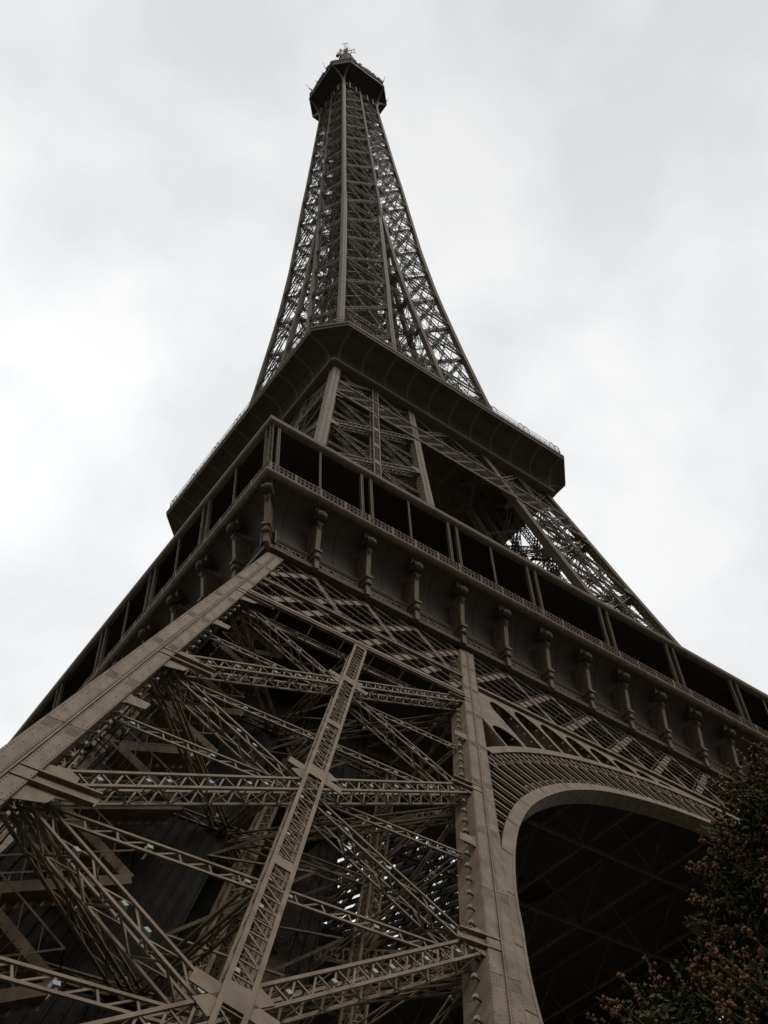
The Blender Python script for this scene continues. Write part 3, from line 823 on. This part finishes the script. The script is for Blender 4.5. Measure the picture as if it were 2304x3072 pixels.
# ---------- second gallery
G2=empty('second_gallery'); G2.parent=TOWER
def ring(h,c,z): return [(-h,-h+c,z),(-h+c,-h,z),(h-c,-h,z),(h,-h+c,z),(h,h-c,z),(h-c,h,z),(-h+c,h,z),(-h,h-c,z)]
def loft(mb,rings,closed=True):
    V=[p for r in rings for p in r]; F=[]; k=8; m=len(rings)
    for i in range(m if closed else m-1):
        for j in range(k): F.append((i*k+j,i*k+(j+1)%k,((i+1)%m)*k+(j+1)%k,((i+1)%m)*k+j))
    mb.poly(V,F)
def loft_cap(mb,rings):
    o=mb.nv; loft(mb,rings,False); k=8; m=len(rings)
    mb.F.append(tuple(o+i for i in range(k-1,-1,-1))); mb.F.append(tuple(o+(m-1)*k+i for i in range(k)))
H2,C2=20.48,3.13
prof2=[(17.42,.35,110.55),(17.7,.4,110.62),(17.72,.4,111.05),(17.48,.4,111.12)]
cove=[(17.5,.4,111.1),(17.5,.5,112.2),(17.6,.8,112.9),(17.95,1.3,113.6),(18.6,1.95,114.15),(19.4,2.6,114.5),(20.3,3.1,114.62)]
g=MB(); loft(g,[ring(16.2,.3,110.55)]+[ring(*p) for p in prof2]+[ring(16.2,.3,111.1)]); g.part('lower_cornice',IRON2,G2)
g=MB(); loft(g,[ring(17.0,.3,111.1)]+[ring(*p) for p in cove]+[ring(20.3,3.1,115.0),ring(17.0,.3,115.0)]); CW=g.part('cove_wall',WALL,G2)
g=MB(); loft_cap(g,[ring(20.25,3.1,114.64),ring(20.42,3.12,114.7),ring(20.44,3.12,114.95),ring(20.34,3.1,115.0),ring(20.36,3.1,115.1),ring(20.5,3.15,115.16),ring(20.5,3.15,115.5)]); g.part('deck_edge',IRON2,G2)
def rib_mesh():
    g=MB(); P=[(-(h+.06),z) for h,c,z in cove]; Q=[(-(h-.2),z) for h,c,z in cove]
    P2=[];
    A=[(-.17,y,z) for y,z in P]; B=[(.17,y,z) for y,z in P]
    k=len(P); V=A+B+[(-.17,y+.12,z+.03) for y,z in P]+[(.17,y+.12,z+.03) for y,z in P]; F=[]
    for i in range(k-1): F+=[(i,i+1,k+i+1,k+i),(i,2*k+i,2*k+i+1,i+1),(k+i,k+i+1,3*k+i+1,3*k+i)]
    g.poly(V,F); g.box((-.2,-17.62,113.0-.1),(.2,-17.5,113.0)); return g.mesh('curved_rib')
# smooth rib: finer cove sampling
def cove_s(t):
    zs=[c[2] for c in cove]; return np.interp(t,zs,[c[0] for c in cove])
rm=rib_mesh(); rm.materials.append(IRON2)
for k in range(4):
    a=k*math.pi/2
    for i in range(-5,6):
        x=3.33*i; o=bpy.data.objects.new('curved_rib',rm); COL.objects.link(o); o.parent=G2
        o.rotation_euler=(0,0,a); o.location=(math.cos(a)*x,math.sin(a)*x,0)
g=MB()
for k in range(4):   # panel seams along the cove
    c,s=math.cos(k*math.pi/2),math.sin(k*math.pi/2); R=lambda p:(c*p[0]-s*p[1],s*p[0]+c*p[1],p[2])
    for x in np.arange(-17.6,17.7,1.11):
        for a,b in zip(cove[:3],cove[1:4]): g.bar(R((x,-a[0]-.005,a[2])),R((x,-b[0]-.005,b[2])),.03,.03,(0,0,1))
    h,c_,z=cove[3]; g.bar(R((-h+c_,-h-.01,z)),R((h-c_,-h-.01,z)),.03,.03,(0,0,1))
    h,c_,z=cove[5]; g.bar(R((-h+c_,-h-.01,z)),R((h-c_,-h-.01,z)),.03,.03,(0,0,1))
merge(CW,g,SEAM)
g=MB()
R8=ring(20.2,3.05,0)
for i in range(8):
    a=np.array(R8[i]);b=np.array(R8[(i+1)%8]); ln=np.linalg.norm(b-a); m=max(2,int(ln/.9))
    for z in (115.9,116.3,116.7): g.bar(a+(0,0,z),b+(0,0,z),.05,.05,(0,0,1))
    for j in range(m+1):
        t=a+(b-a)*j/m; g.bar(t+(0,0,115.5),t+(0,0,116.7),.06,.06,(0,1,0))
        if j<m and j%6 in (0,1) and ln>6:    # little iron hoops along the fence top
            t2=a+(b-a)*(j+1)/m; mm=8; cc=(t+t2)/2; r_=np.linalg.norm(t2-t)/2*.9; e=(b-a)/ln
            for q in range(mm):
                u=math.pi*q/mm;v=math.pi*(q+1)/mm
                g.bar(cc+e*r_*math.cos(u)+np.array((0,0,116.7+.8*math.sin(u))),cc+e*r_*math.cos(v)+np.array((0,0,116.7+.8*math.sin(v))),.05,.05,(0,1,0))
    for j in range(m*3+1): t=a+(b-a)*j/(m*3); g.bar(t+(0,0,115.5),t+(0,0,117.3),.02,.02,(0,1,0))
    g.bar(a+(0,0,117.3),b+(0,0,117.3),.04,.04,(0,0,1))
g.part('railing',IRON2,G2)
g=MB()
for x in np.arange(-15,15.1,5):
    g.bar((x,-16.5,112),(x,16.5,112),.4,.1,(0,0,1)); g.bar((-16.5,x,111.9),(16.5,x,111.9),.4,.1,(0,0,1))
g.part('floor_beams',IRON2,G2)
# ---------- stage 3 : the upper shaft, one quadrant mirrored round
ND=[115.5,124.5,135,146.5,156.4,166.4,175.4,185.2,195,204.5,213.7,222.3,230.9,238.5,245.2,251.4,258,264,270.5]
def build_stage3():
    root=empty('shaft_quarter'); root.parent=TOWER
    r=chords_part(115.0,188,.74,3.0,'corner_column',root,IRON2,True,False,.95,7)
    for k in range(4):
        a=MB(); chord(188,271,.62,k,3.0,k!=3,False,(a,None,None),1.2 if k!=3 else 0,7,.24); a.part('upper_column',IRON2,root)
    for a,b in zip(ND[:-1],ND[1:]):
        up=a>187; mg=.62 if up else .74
        for face in range(4):
            g=MB()
            if face in (2,3) and up and False: continue
            m2=.24 if up else mg
            def pt(s,z): return fp(face,sfrac(z,mg) if s==0 else 1-sfrac(z,m2),z)
            W_=.42 if a<187 else .34; C_=.09; Lc=.055; pit=.95 if a<187 else .8
            p,n=pt(0,a);q,_=pt(1,b); girder(g,p,q,n,W_,.36,pit,C_,Lc,'Z',1.6,.05,7,back=face in (0,1))
            p,n=pt(0,b);q,_=pt(1,a); girder(g,p,q,n,W_,.36,pit,C_,Lc,'Z',1.6,.22,7,back=False)
            # second thinner cross
            zm=(a+b)/2
            for (s0,z0_,s1,z1_) in () if (a<187 and face in (2,3)) else ((0,zm,.5,b),(.5,b,1,zm),(0,zm,.5,a),(.5,a,1,zm)):
                P_,n=fp(face,max(s0,sfrac(z0_,mg)) if s0<1 else 1-sfrac(z0_,m2),z0_,.5); Q_,_=fp(face,s1 if s1<1 else 1-sfrac(z1_,m2),z1_,.5)
                g.bar(P_,Q_,.11,.07,n)
            p,n=pt(0,b);q,_=pt(1,b); girder(g,p,q,n,.42,.4,.62,.11,.05,'X',1.3,.0,7)
            g.part('lattice_panel',IRON2,root)
        # ring floor
        g=MB(); A_,B_=-ho(b)+mg,-hi(b)-.2
        girder(g,(A_,A_,b-.3),(B_,B_,b-.3),(0,0,-1),.3,.25,1.0,.07,.04,'Z',0,0,7); girder(g,(A_,B_,b-.3),(B_,A_,b-.3),(0,0,-1),.3,.25,1.0,.07,.04,'Z',0,.3,7)
        mm=(A_+B_)/2
        for (u,v) in (((A_,mm),(mm,A_)),((mm,A_),(B_,mm)),((B_,mm),(mm,B_)),((mm,B_),(A_,mm)),((mm,A_),(mm,B_)),((A_,mm),(B_,mm))): girder(g,(*u,b-.3),(*v,b-.3),(0,0,-1),.25,.25,.9,.06,.04,'Z',0,0,7,back=False)
        # link girders across the gap to the neighbour pillar
        if hi(b)>.6:
            h_=ho(b); hh=hi(b)
            girder(g,(-hh,-h_,b),(hh,-h_,b),(0,1,0),.4,.4,.5,.1,.05,'N',0,.05,7)
            girder(g,(-hh,-hh,b),(hh,-hh,b),(0,1,0),.4,.4,.5,.1,.05,'N',0,.05,7)
        g.part('ring_floor',IRON2,root)
    return root
S3=build_stage3()
# core: lift guides, stair and shaft sheets in the middle of the shaft
g=MB()
for (x,y) in ((-2.3,-2.3),(2.3,-2.3),(2.3,2.3),(-2.3,2.3),(0,-2.3),(0,2.3),(-2.3,0),(2.3,0)):
    for a,b in zip(ND[:-1],ND[1:]):
        sc_=min(1,(ho(b)-.9)/4.6)
        girder(g,(x*sc_,y*sc_,a),(x*sc_,y*sc_,b),(0,1,0),.5,.5,.8,.12,.06,'X',0,0,0)
z=116
while z<268:
    s_=min(1,(ho(z)-.9)/4.6)*2.3
    for (a,b) in (((-s_,-s_),(s_,-s_)),((s_,-s_),(s_,s_)),((s_,s_),(-s_,s_)),((-s_,s_),(-s_,-s_))):
        g.bar((*a,z),(*b,z),.12,.2,(0,0,1)); g.bar((*a,z),(*b,z+3),.1,.08,(1,1,0)); g.bar((*b,z),(*a,z+3),.1,.08,(1,1,0))
    z+=3
g.part('shaft_core',IRON2,TOWER)
# spiral stair and landing sheets
g=MB()
for i in range(int((268-116)/1.0)):
    z=116+i*1.0; a=i*.55
    if i%14==0: g.box((-1.7,-1.7,z),(1.7,1.7,z+.1))
    r_=1.4; g.bar((.3*math.cos(a),.3*math.sin(a),z),(r_*math.cos(a),r_*math.sin(a),z),.4,.06,(0,0,1))
    g.bar((r_*math.cos(a),r_*math.sin(a),z),(r_*math.cos(a+.55),r_*math.sin(a+.55),z+1),.12,.5,(0,0,1))
g.tube([(0,0,116),(0,0,268)],.25,8)
g.part('spiral_stair',IRON2,TOWER)
# ---------- summit
T=empty('summit'); T.parent=TOWER
H3,C3=8.125,3.195
g=MB(); loft_cap(g,[ring(7.85,3.05,270.75),ring(H3,C3,270.85),ring(H3,C3,271.5),ring(H3-.12,C3,271.6),ring(H3-.12,C3,272.3),ring(H3-.5,C3,272.4)]); g.part('platform',IRON2,T)
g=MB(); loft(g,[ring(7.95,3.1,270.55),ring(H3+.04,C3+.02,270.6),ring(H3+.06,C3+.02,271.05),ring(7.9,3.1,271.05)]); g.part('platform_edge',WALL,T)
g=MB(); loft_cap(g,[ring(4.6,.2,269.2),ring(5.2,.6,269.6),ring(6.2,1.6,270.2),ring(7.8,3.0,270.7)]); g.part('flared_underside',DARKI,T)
def brace(sx,sy,sw):
    g=MB(); P=[]
    for t in np.linspace(0,1,10):
        e=t**1.9
        h0=4.95; x,y=-h0,-h0
        tx,ty=((-H3+.1),(-H3+C3)) if sw else ((-H3+C3),(-H3+.1))
        P.append(np.array((x+(tx-x)*e,y+(ty-y)*e,263.9+(270.75-263.9)*t**.85)))
    for a,b in zip(P[:-1],P[1:]): g.bar(a*np.array((sx,sy,1)),b*np.array((sx,sy,1)),.34,.34,(0,0,1))
    return g.part('curved_brace',IRON,T)
for sx in (1,-1):
    for sy in (1,-1):
        for sw in (0,1): brace(sx,sy,sw)
g=MB(); loft(g,[ring(7.7,3.0,272.4),ring(7.7,3.0,275.0),ring(7.5,3.0,275.0),ring(7.5,3.0,272.4)])
R8=ring(7.95,3.1,0)
for i in range(8):
    a=np.array(R8[i]);b=np.array(R8[(i+1)%8]); ln=np.linalg.norm(b-a); m=max(3,int(ln/.7))
    for j in range(m+1): t=a+(b-a)*j/m; g.bar(t+(0,0,272.3),t+(0,0,274.4+.25*((j*5)%3)),.12,.12,(0,1,0))
    g.bar(a+(0,0,274.3),b+(0,0,274.3),.12,.25,(0,0,1))
g.part('cage_fence',SEAM,T)
g=MB(); loft_cap(g,[ring(5.6,2.0,272.4),ring(5.6,2.0,279),ring(5.9,2.1,279.2),ring(5.9,2.1,280),ring(3.6,1.4,281),ring(3.4,1.3,291),ring(2.4,.9,298),ring(1.8,.7,303)]); g.part('cabin',SEAM,T)
g=MB(); g.tube([(0,0,303),(0,0,304.2),(0,0,305.6),(0,0,306.6),(0,0,307.2)],[1.75,1.7,1.4,.85,.2],14); g.tube([(0,0,303),(0,0,303.3)],2.0,14); g.part('dome',SEAM,T)
g=MB()
pv=np.array([C_ for C_ in (-CAM[1],CAM[0])]); rr=np.array([CAM[1],-CAM[0],0.]); rr=-rr/np.linalg.norm(rr)
if rr[0]<0: rr=-rr
def AX(u,z,dv=0): 
    f_=np.array([-rr[1],rr[0],0]); v=rr*u+f_*dv; return (v[0],v[1],z)
g.tube([AX(-1.35,306.6),AX(-1.35,310.9)],.38,10); g.tube([AX(-1.35,310.9),AX(-1.35,312.2)],[.46,.46],10); g.part('beacon_drum',REDW,T)
g=MB()
girder(g,AX(-.25,305.5,.3),AX(-.1,314.8,.3),(0,1,0),.42,.42,.7,.09,.06,'X'); girder(g,AX(.62,305.5),AX(.5,314.6),(0,1,0),.42,.42,.7,.09,.06,'X')
g.part('antenna_mast',IRON2,T)
g=MB()
g.bar(AX(-.1,314.6),AX(-.35,318.1),.09,.09); g.bar(AX(.35,314.4),AX(.2,318.4),.09,.09); g.bar(AX(-1.0,317.8),AX(.75,318.55),.12,.12)
g.bar(AX(.7,311.9),AX(2.4,312.4),.13,.13); g.bar(AX(.8,309.6),AX(2.45,309.9),.13,.13); g.bar(AX(2.35,313.9),AX(2.55,308.4),.1,.1); g.bar(AX(.7,311.5),AX(2.4,312.2),.08,.08)
g.bar(AX(-.3,311.6),AX(-2.2,310.3),.09,.09); g.bar(AX(-2.3,312.1),AX(-2.2,309.6),.08,.08); g.tube([AX(-2.35,307.3),AX(-2.0,308.6)],.45,8); g.bar(AX(-2.1,308),AX(-.9,308.2),.12,.12)
g.bar(AX(1.0,312.8),AX(1.0,315.2),.06,.06); g.bar(AX(-1.1,312),AX(-.2,313.6),.05,.05); g.bar(AX(1.3,308.4),AX(1.6,311.2),.25,.1)
for a in range(6): g.bar(AX(.1,313.6+a*.12),AX(.1+.7*math.cos(a*1.3),314.3+.2*a,.6*math.sin(a*1.9)),.05,.05)
g.part('antenna_arms',IRON2,T)
g=MB()
for (x,y,dx,dy,l) in ((-8,-2.6,-1.5,-.3,3.2),(-8.2,3.4,-1.8,.4,3.4),(4.6,-8.1,.2,-1.0,3.5),(7.8,-5,.9,-.4,3.9),(8.1,-4.4,.5,-.2,2.4),(-8.1,1.0,-.8,.2,1.4),(-7.0,-6.3,-.6,-.6,1.2),(-8,-1.6,-.9,.1,1.1),(3.0,-8.1,.1,-.5,1.5),(5.2,5.2,.5,.5,3)):
    g.bar((x,y,272),(x+dx,y+dy,272+l),.07,.07); g.bar((x,y,273),(x+dx*.5,y+dy*.5,273.2),.16,.3)
for i in range(60):
    s=random.choice((0,1)); t=random.uniform(-4.8,4.8); h=7.95
    p=(t,-h,272.2) if s else (-h,t,272.2); e=random.uniform(.3,.9); g.box((p[0]-e*.35,p[1]-e*.35,p[2]),(p[0]+e*.35,p[1]+e*.35,p[2]+1.6+e))
g.part('aerials',SEAM,T)
g=MB()
for k in range(4):
    c,s=math.cos(k*math.pi/2),math.sin(k*math.pi/2); R=lambda p:(c*p[0]-s*p[1],s*p[0]+c*p[1],p[2])
    for x in (-3.4,-1.6,1.7,3.3):
        g=MB(); g.tube([R((x,-ho(262)-.25,261.5)),R((x,-ho(264)-.25,265.2))],.22,8); g.part('antenna_drum',WALL,T)
# ---------- copies of the quadrant / side parts
rot4(S1,TOWER); rot4(B1,TOWER); rot4(A1,TOWER); rot4(S2,TOWER); rot4(B2,TOWER); rot4(S3,TOWER)
# ---------- strobe lamps: 100 largest in view as parts, the rest one stuff part
def lampverts(p,n,d,sz):
    n=np.array(n,float); n/=np.linalg.norm(n); s=np.array(d,float); s=s-n*(s@n)
    if np.linalg.norm(s)<1e-3: s=np.cross(n,(0.3,.2,1))
    s/=np.linalg.norm(s); t=np.cross(n,s); a=sz; V=[]
    for (e,f,g_) in ((-1,-1,-.5),(1,-1,-.5),(1,1,-.5),(-1,1,-.5)): V.append(p+s*e*a*.55+t*f*a*.42+n*a*.45)
    for (e,f) in ((-1,-1),(1,-1),(1,1),(-1,1)): V.append(p+s*e*a*.4+t*f*a*.32-n*a*.45)
    return V
LF=[(0,3,2,1),(4,5,6,7),(0,1,5,4),(1,2,6,5),(2,3,7,6),(3,0,4,7)]
allL=[]
for l in lamps:
    p=np.array(l[0]); n=np.array(l[1]); d=np.array(l[3]); small=len(l)>4 and l[4]=='small'; colm=len(l)>4 and l[4]=='col'; z=l[2]
    sz=.11 if small else (.19 if z==1 else .16 if z==5 else .17)
    if z==6: sz=.12
    if colm: sz=.13 if z==1 else .12
    for k in range(4):
        if z==1 or z>=2:
            c,s=round(math.cos(k*math.pi/2)),round(math.sin(k*math.pi/2)); R=np.array([[c,-s,0],[s,c,0],[0,0,1]])
            allL.append((R@p,R@n,R@d,sz))
V_=[]
for i,(p,n,d,sz) in enumerate(allL):
    v=p-CAM; dd=v@fd; x=FPX*(v@r2)/dd; y=FPX*(v@u2)/dd
    vis=dd>0 and abs(x)<1150 and abs(y)<1530
    front=(p[1]<-abs(p[0])*.55 or p[0]<0 and p[1]<0) and (p[1]<=-(ho(p[2])-2.2))
    V_.append((0 if (vis and front) else 1, np.linalg.norm(v)/sz, i))
V_.sort(); chosen=set(i for _,_,i in V_[:100])
rest=MB()
for i,(p,n,d,sz) in enumerate(allL):
    if i in chosen:
        m=MB(); m.poly(lampverts(p,n,d,sz),LF); m.bar(p-n*0+np.array((0,0,-sz*.5)),p+n*.3,.05,.05); m.part('strobe_lamp',LAMP,TOWER)
    else: rest.poly(lampverts(p,n,d,sz),LF)
ro=rest.part('strobe_lamps',LAMP,TOWER); ro['kind']='stuff'
# masonry footings
g=MB()
for (cx,cy) in ((-58.6,-58.6),(-44.2,-58.6),(-58.6,-44.2),(-44.2,-44.2)):
    A_=ring(3.2,.3,-.5);B_=ring(2.2,.3,1.2)
    o=g.nv; g.poly([(x+cx,y+cy,z) for x,y,z in A_+B_],[(j,(j+1)%8,8+(j+1)%8,8+j) for j in range(8)]+[tuple(range(8,16))])
f=g.part('masonry_footing',STONE,TOWER); rot4(f,TOWER)
# ------------------------------------------------------------------ ground
gm=bpy.data.materials.new('ground_gravel'); gm.use_nodes=True
nt=gm.node_tree; b=nt.nodes['Principled BSDF']; b.inputs['Roughness'].default_value=.95
tc=nt.nodes.new('ShaderNodeTexCoord'); n1=nt.nodes.new('ShaderNodeTexNoise'); n1.inputs['Scale'].default_value=.05; n1.inputs['Detail'].default_value=8
nt.links.new(tc.outputs['Object'],n1.inputs[0]); r=nt.nodes.new('ShaderNodeValToRGB'); nt.links.new(n1.outputs[0],r.inputs[0])
r.color_ramp.elements[0].position=.4; r.color_ramp.elements[0].color=(.045,.042,.036,1); r.color_ramp.elements[1].position=.62; r.color_ramp.elements[1].color=(.085,.08,.07,1)
nt.links.new(r.outputs[0],b.inputs['Base Color'])
g=MB(); R_=6000; g.poly([(-R_,-R_,0),(R_,-R_,0),(R_,R_,0),(-R_,R_,0)],[(0,1,2,3)]); go=g.part('ground',gm); go['kind']='structure'
# ------------------------------------------------------------------ the tree
LEAF=mat('dark_green_leaf',(.036,.043,.015),.8,.45,3.0,spec=.1); POD=mat('brown_seed_pod',(.14,.078,.043),.9,.5,5.0,spec=.05); BARK=mat('bark',(.07,.055,.042),.9,.3,6,None,.6)
TREE=empty('seed_pod_tree'); 
az=math.radians(20); TX,TY=CAM[0]+12.2*math.cos(az),CAM[1]+12.2*math.sin(az)
TREE.location=(TX,TY,0)
tag(TREE,'leafy tree hung with rusty brown seed pods in front of the tower','tree')
g=MB(); tips=[]
def limb(p,d,r,l,dep):
    pts=[np.array(p)];rs=[r]; d=np.array(d,float)
    for i in range(5):
        d=d+np.array([random.gauss(0,.13),random.gauss(0,.13),.03+random.gauss(0,.06)]); d/=np.linalg.norm(d)
        pts.append(pts[-1]+d*l/5); rs.append(r*(1-.13*(i+1)))
    g.tube(pts,rs,7,False)
    if dep==0: tips.append((pts[-1],d)); tips.append((pts[3],d)); return
    for k in range(4 if dep>1 else 3):
        q=pts[random.choice((3,4,5))]; a=random.uniform(0,2*math.pi); sp=random.uniform(.5,1.0)
        nd=d*.8+np.array([math.cos(a)*sp,math.sin(a)*sp,random.uniform(-.1,.5)]); limb(q,nd/np.linalg.norm(nd),rs[-1]*.72,l*.72,dep-1)
limb((0,0,0),(0,0,1),.24,3.0,0); tips.clear()
for a in range(7):
    an=a*2*math.pi/7+.3; limb((0,0,2.6),(math.cos(an)*.8,math.sin(an)*.8,.9),.12,2.3,2)
g.part('trunk',BARK,TREE)
# crown: uneven union of lobes
cen=np.array((0,0,5.85)); lobes=[]
for i in range(84):
    u=rng.normal(size=3); u/=np.linalg.norm(u)
    if u[2]<-.75: u[2]*=-.3
    rad=rng.uniform(.55,1.0); wz=1.08-.38*u[2]; lobes.append((cen+u*np.array((4.15*wz,4.15*wz,4.8))*(1-(1-rad)*.7)*.84, rng.uniform(.6,1.35)))
def quads(C,S1_,S2_,nrm):
    n=nrm/np.linalg.norm(nrm,axis=1,keepdims=True); t=np.cross(n,rng.normal(size=n.shape)); t/=np.linalg.norm(t,axis=1,keepdims=True); b_=np.cross(n,t)
    V=np.stack([C-t*S1_,C+b_*S2_,C+t*S1_,C-b_*S2_],1); return V.reshape(-1,3)
def raw(name,V,F4,m,parent):
    me=bpy.data.meshes.new(name); k=len(F4); s=F4.shape[1]
    me.vertices.add(len(V)); me.vertices.foreach_set('co',V.astype(np.float32).reshape(-1)); me.loops.add(k*s); me.loops.foreach_set('vertex_index',F4.astype(np.int32).reshape(-1))
    me.polygons.add(k); me.polygons.foreach_set('loop_start',(np.arange(k)*s).astype(np.int32)); me.polygons.foreach_set('loop_total',np.full(k,s,np.int32))
    me.update(calc_edges=True); me.polygons.foreach_set('use_smooth',np.zeros(k,bool)); me.materials.append(m); o=bpy.data.objects.new(name,me); COL.objects.link(o); o.parent=parent; return o
Cs=[];Ns=[]; pod=[]; tw=MB()
for (c,r) in lobes:
    m=int(520*r*r)
    u=rng.normal(size=(m,3)); u/=np.linalg.norm(u,axis=1,keepdims=True); rad=r*rng.uniform(.35,1.05,size=(m,1))**.6
    base=c+u*rad
    # pinnate leaves: stalk direction, 11 leaflets
    d=u+rng.normal(size=u.shape)*.6; d[:,2]-=.3; d/=np.linalg.norm(d,axis=1,keepdims=True)
    side=np.cross(d,rng.normal(size=d.shape)); side/=np.linalg.norm(side,axis=1,keepdims=True)
    for j in range(6):
        for sg in (-1,1):
            Cs.append(base+d*(j*.055)+side*sg*.045); Ns.append(np.cross(d,side)+rng.normal(size=d.shape)*.35)
    # seed pod panicles on the outside
    for q in range(int(60*r*r)+2):
        v=rng.normal(size=3); v/=np.linalg.norm(v); out_=(c+v*r-cen); 
        if out_@v<0: continue
        p0=c+v*r*rng.uniform(.85,1.1); ax=v+np.array((0,0,.25)); ax/=np.linalg.norm(ax); ln=rng.uniform(.2,.5)
        tw.bar(p0-ax*.25,p0+ax*ln,.012,.012)
        for h in range(int(rng.integers(9,22))):
            t=rng.uniform(0,1); pod.append(p0+ax*ln*t+rng.normal(size=3)*.055*(1.15-t))
C_=np.concatenate(Cs);N_=np.concatenate(Ns)
V=quads(C_,.042,.02,N_); raw('foliage',V,np.arange(len(V)).reshape(-1,4),LEAF,TREE)
pod=np.array(pod); k=len(pod); sz=rng.uniform(.016,.028,size=(k,1,1))
oc=np.array([[1,0,0],[0,1,0],[-1,0,0],[0,-1,0],[0,0,1.35],[0,0,-1.2]],float)
ang=rng.uniform(0,3,size=k); ca,sa=np.cos(ang),np.sin(ang); RO=np.zeros((k,3,3)); RO[:,0,0]=ca;RO[:,0,1]=-sa*.9;RO[:,1,0]=sa;RO[:,1,1]=ca*.9;RO[:,2,2]=1; RO[:,2,0]=rng.uniform(-.5,.5,k)
PV=pod[:,None]+np.einsum('kij,vj->kvi',RO,oc)*sz
fo=np.array([[0,1,4],[1,2,4],[2,3,4],[3,0,4],[1,0,5],[2,1,5],[3,2,5],[0,3,5]])
PO=raw('seed_pods',PV.reshape(-1,3),(fo[None]+np.arange(k)[:,None,None]*6).reshape(-1,3),POD,TREE)
merge(PO,tw,BARK)
print('objects',len(bpy.data.objects),'lamps',len(allL),'pods',k,'leaflets',len(C_))
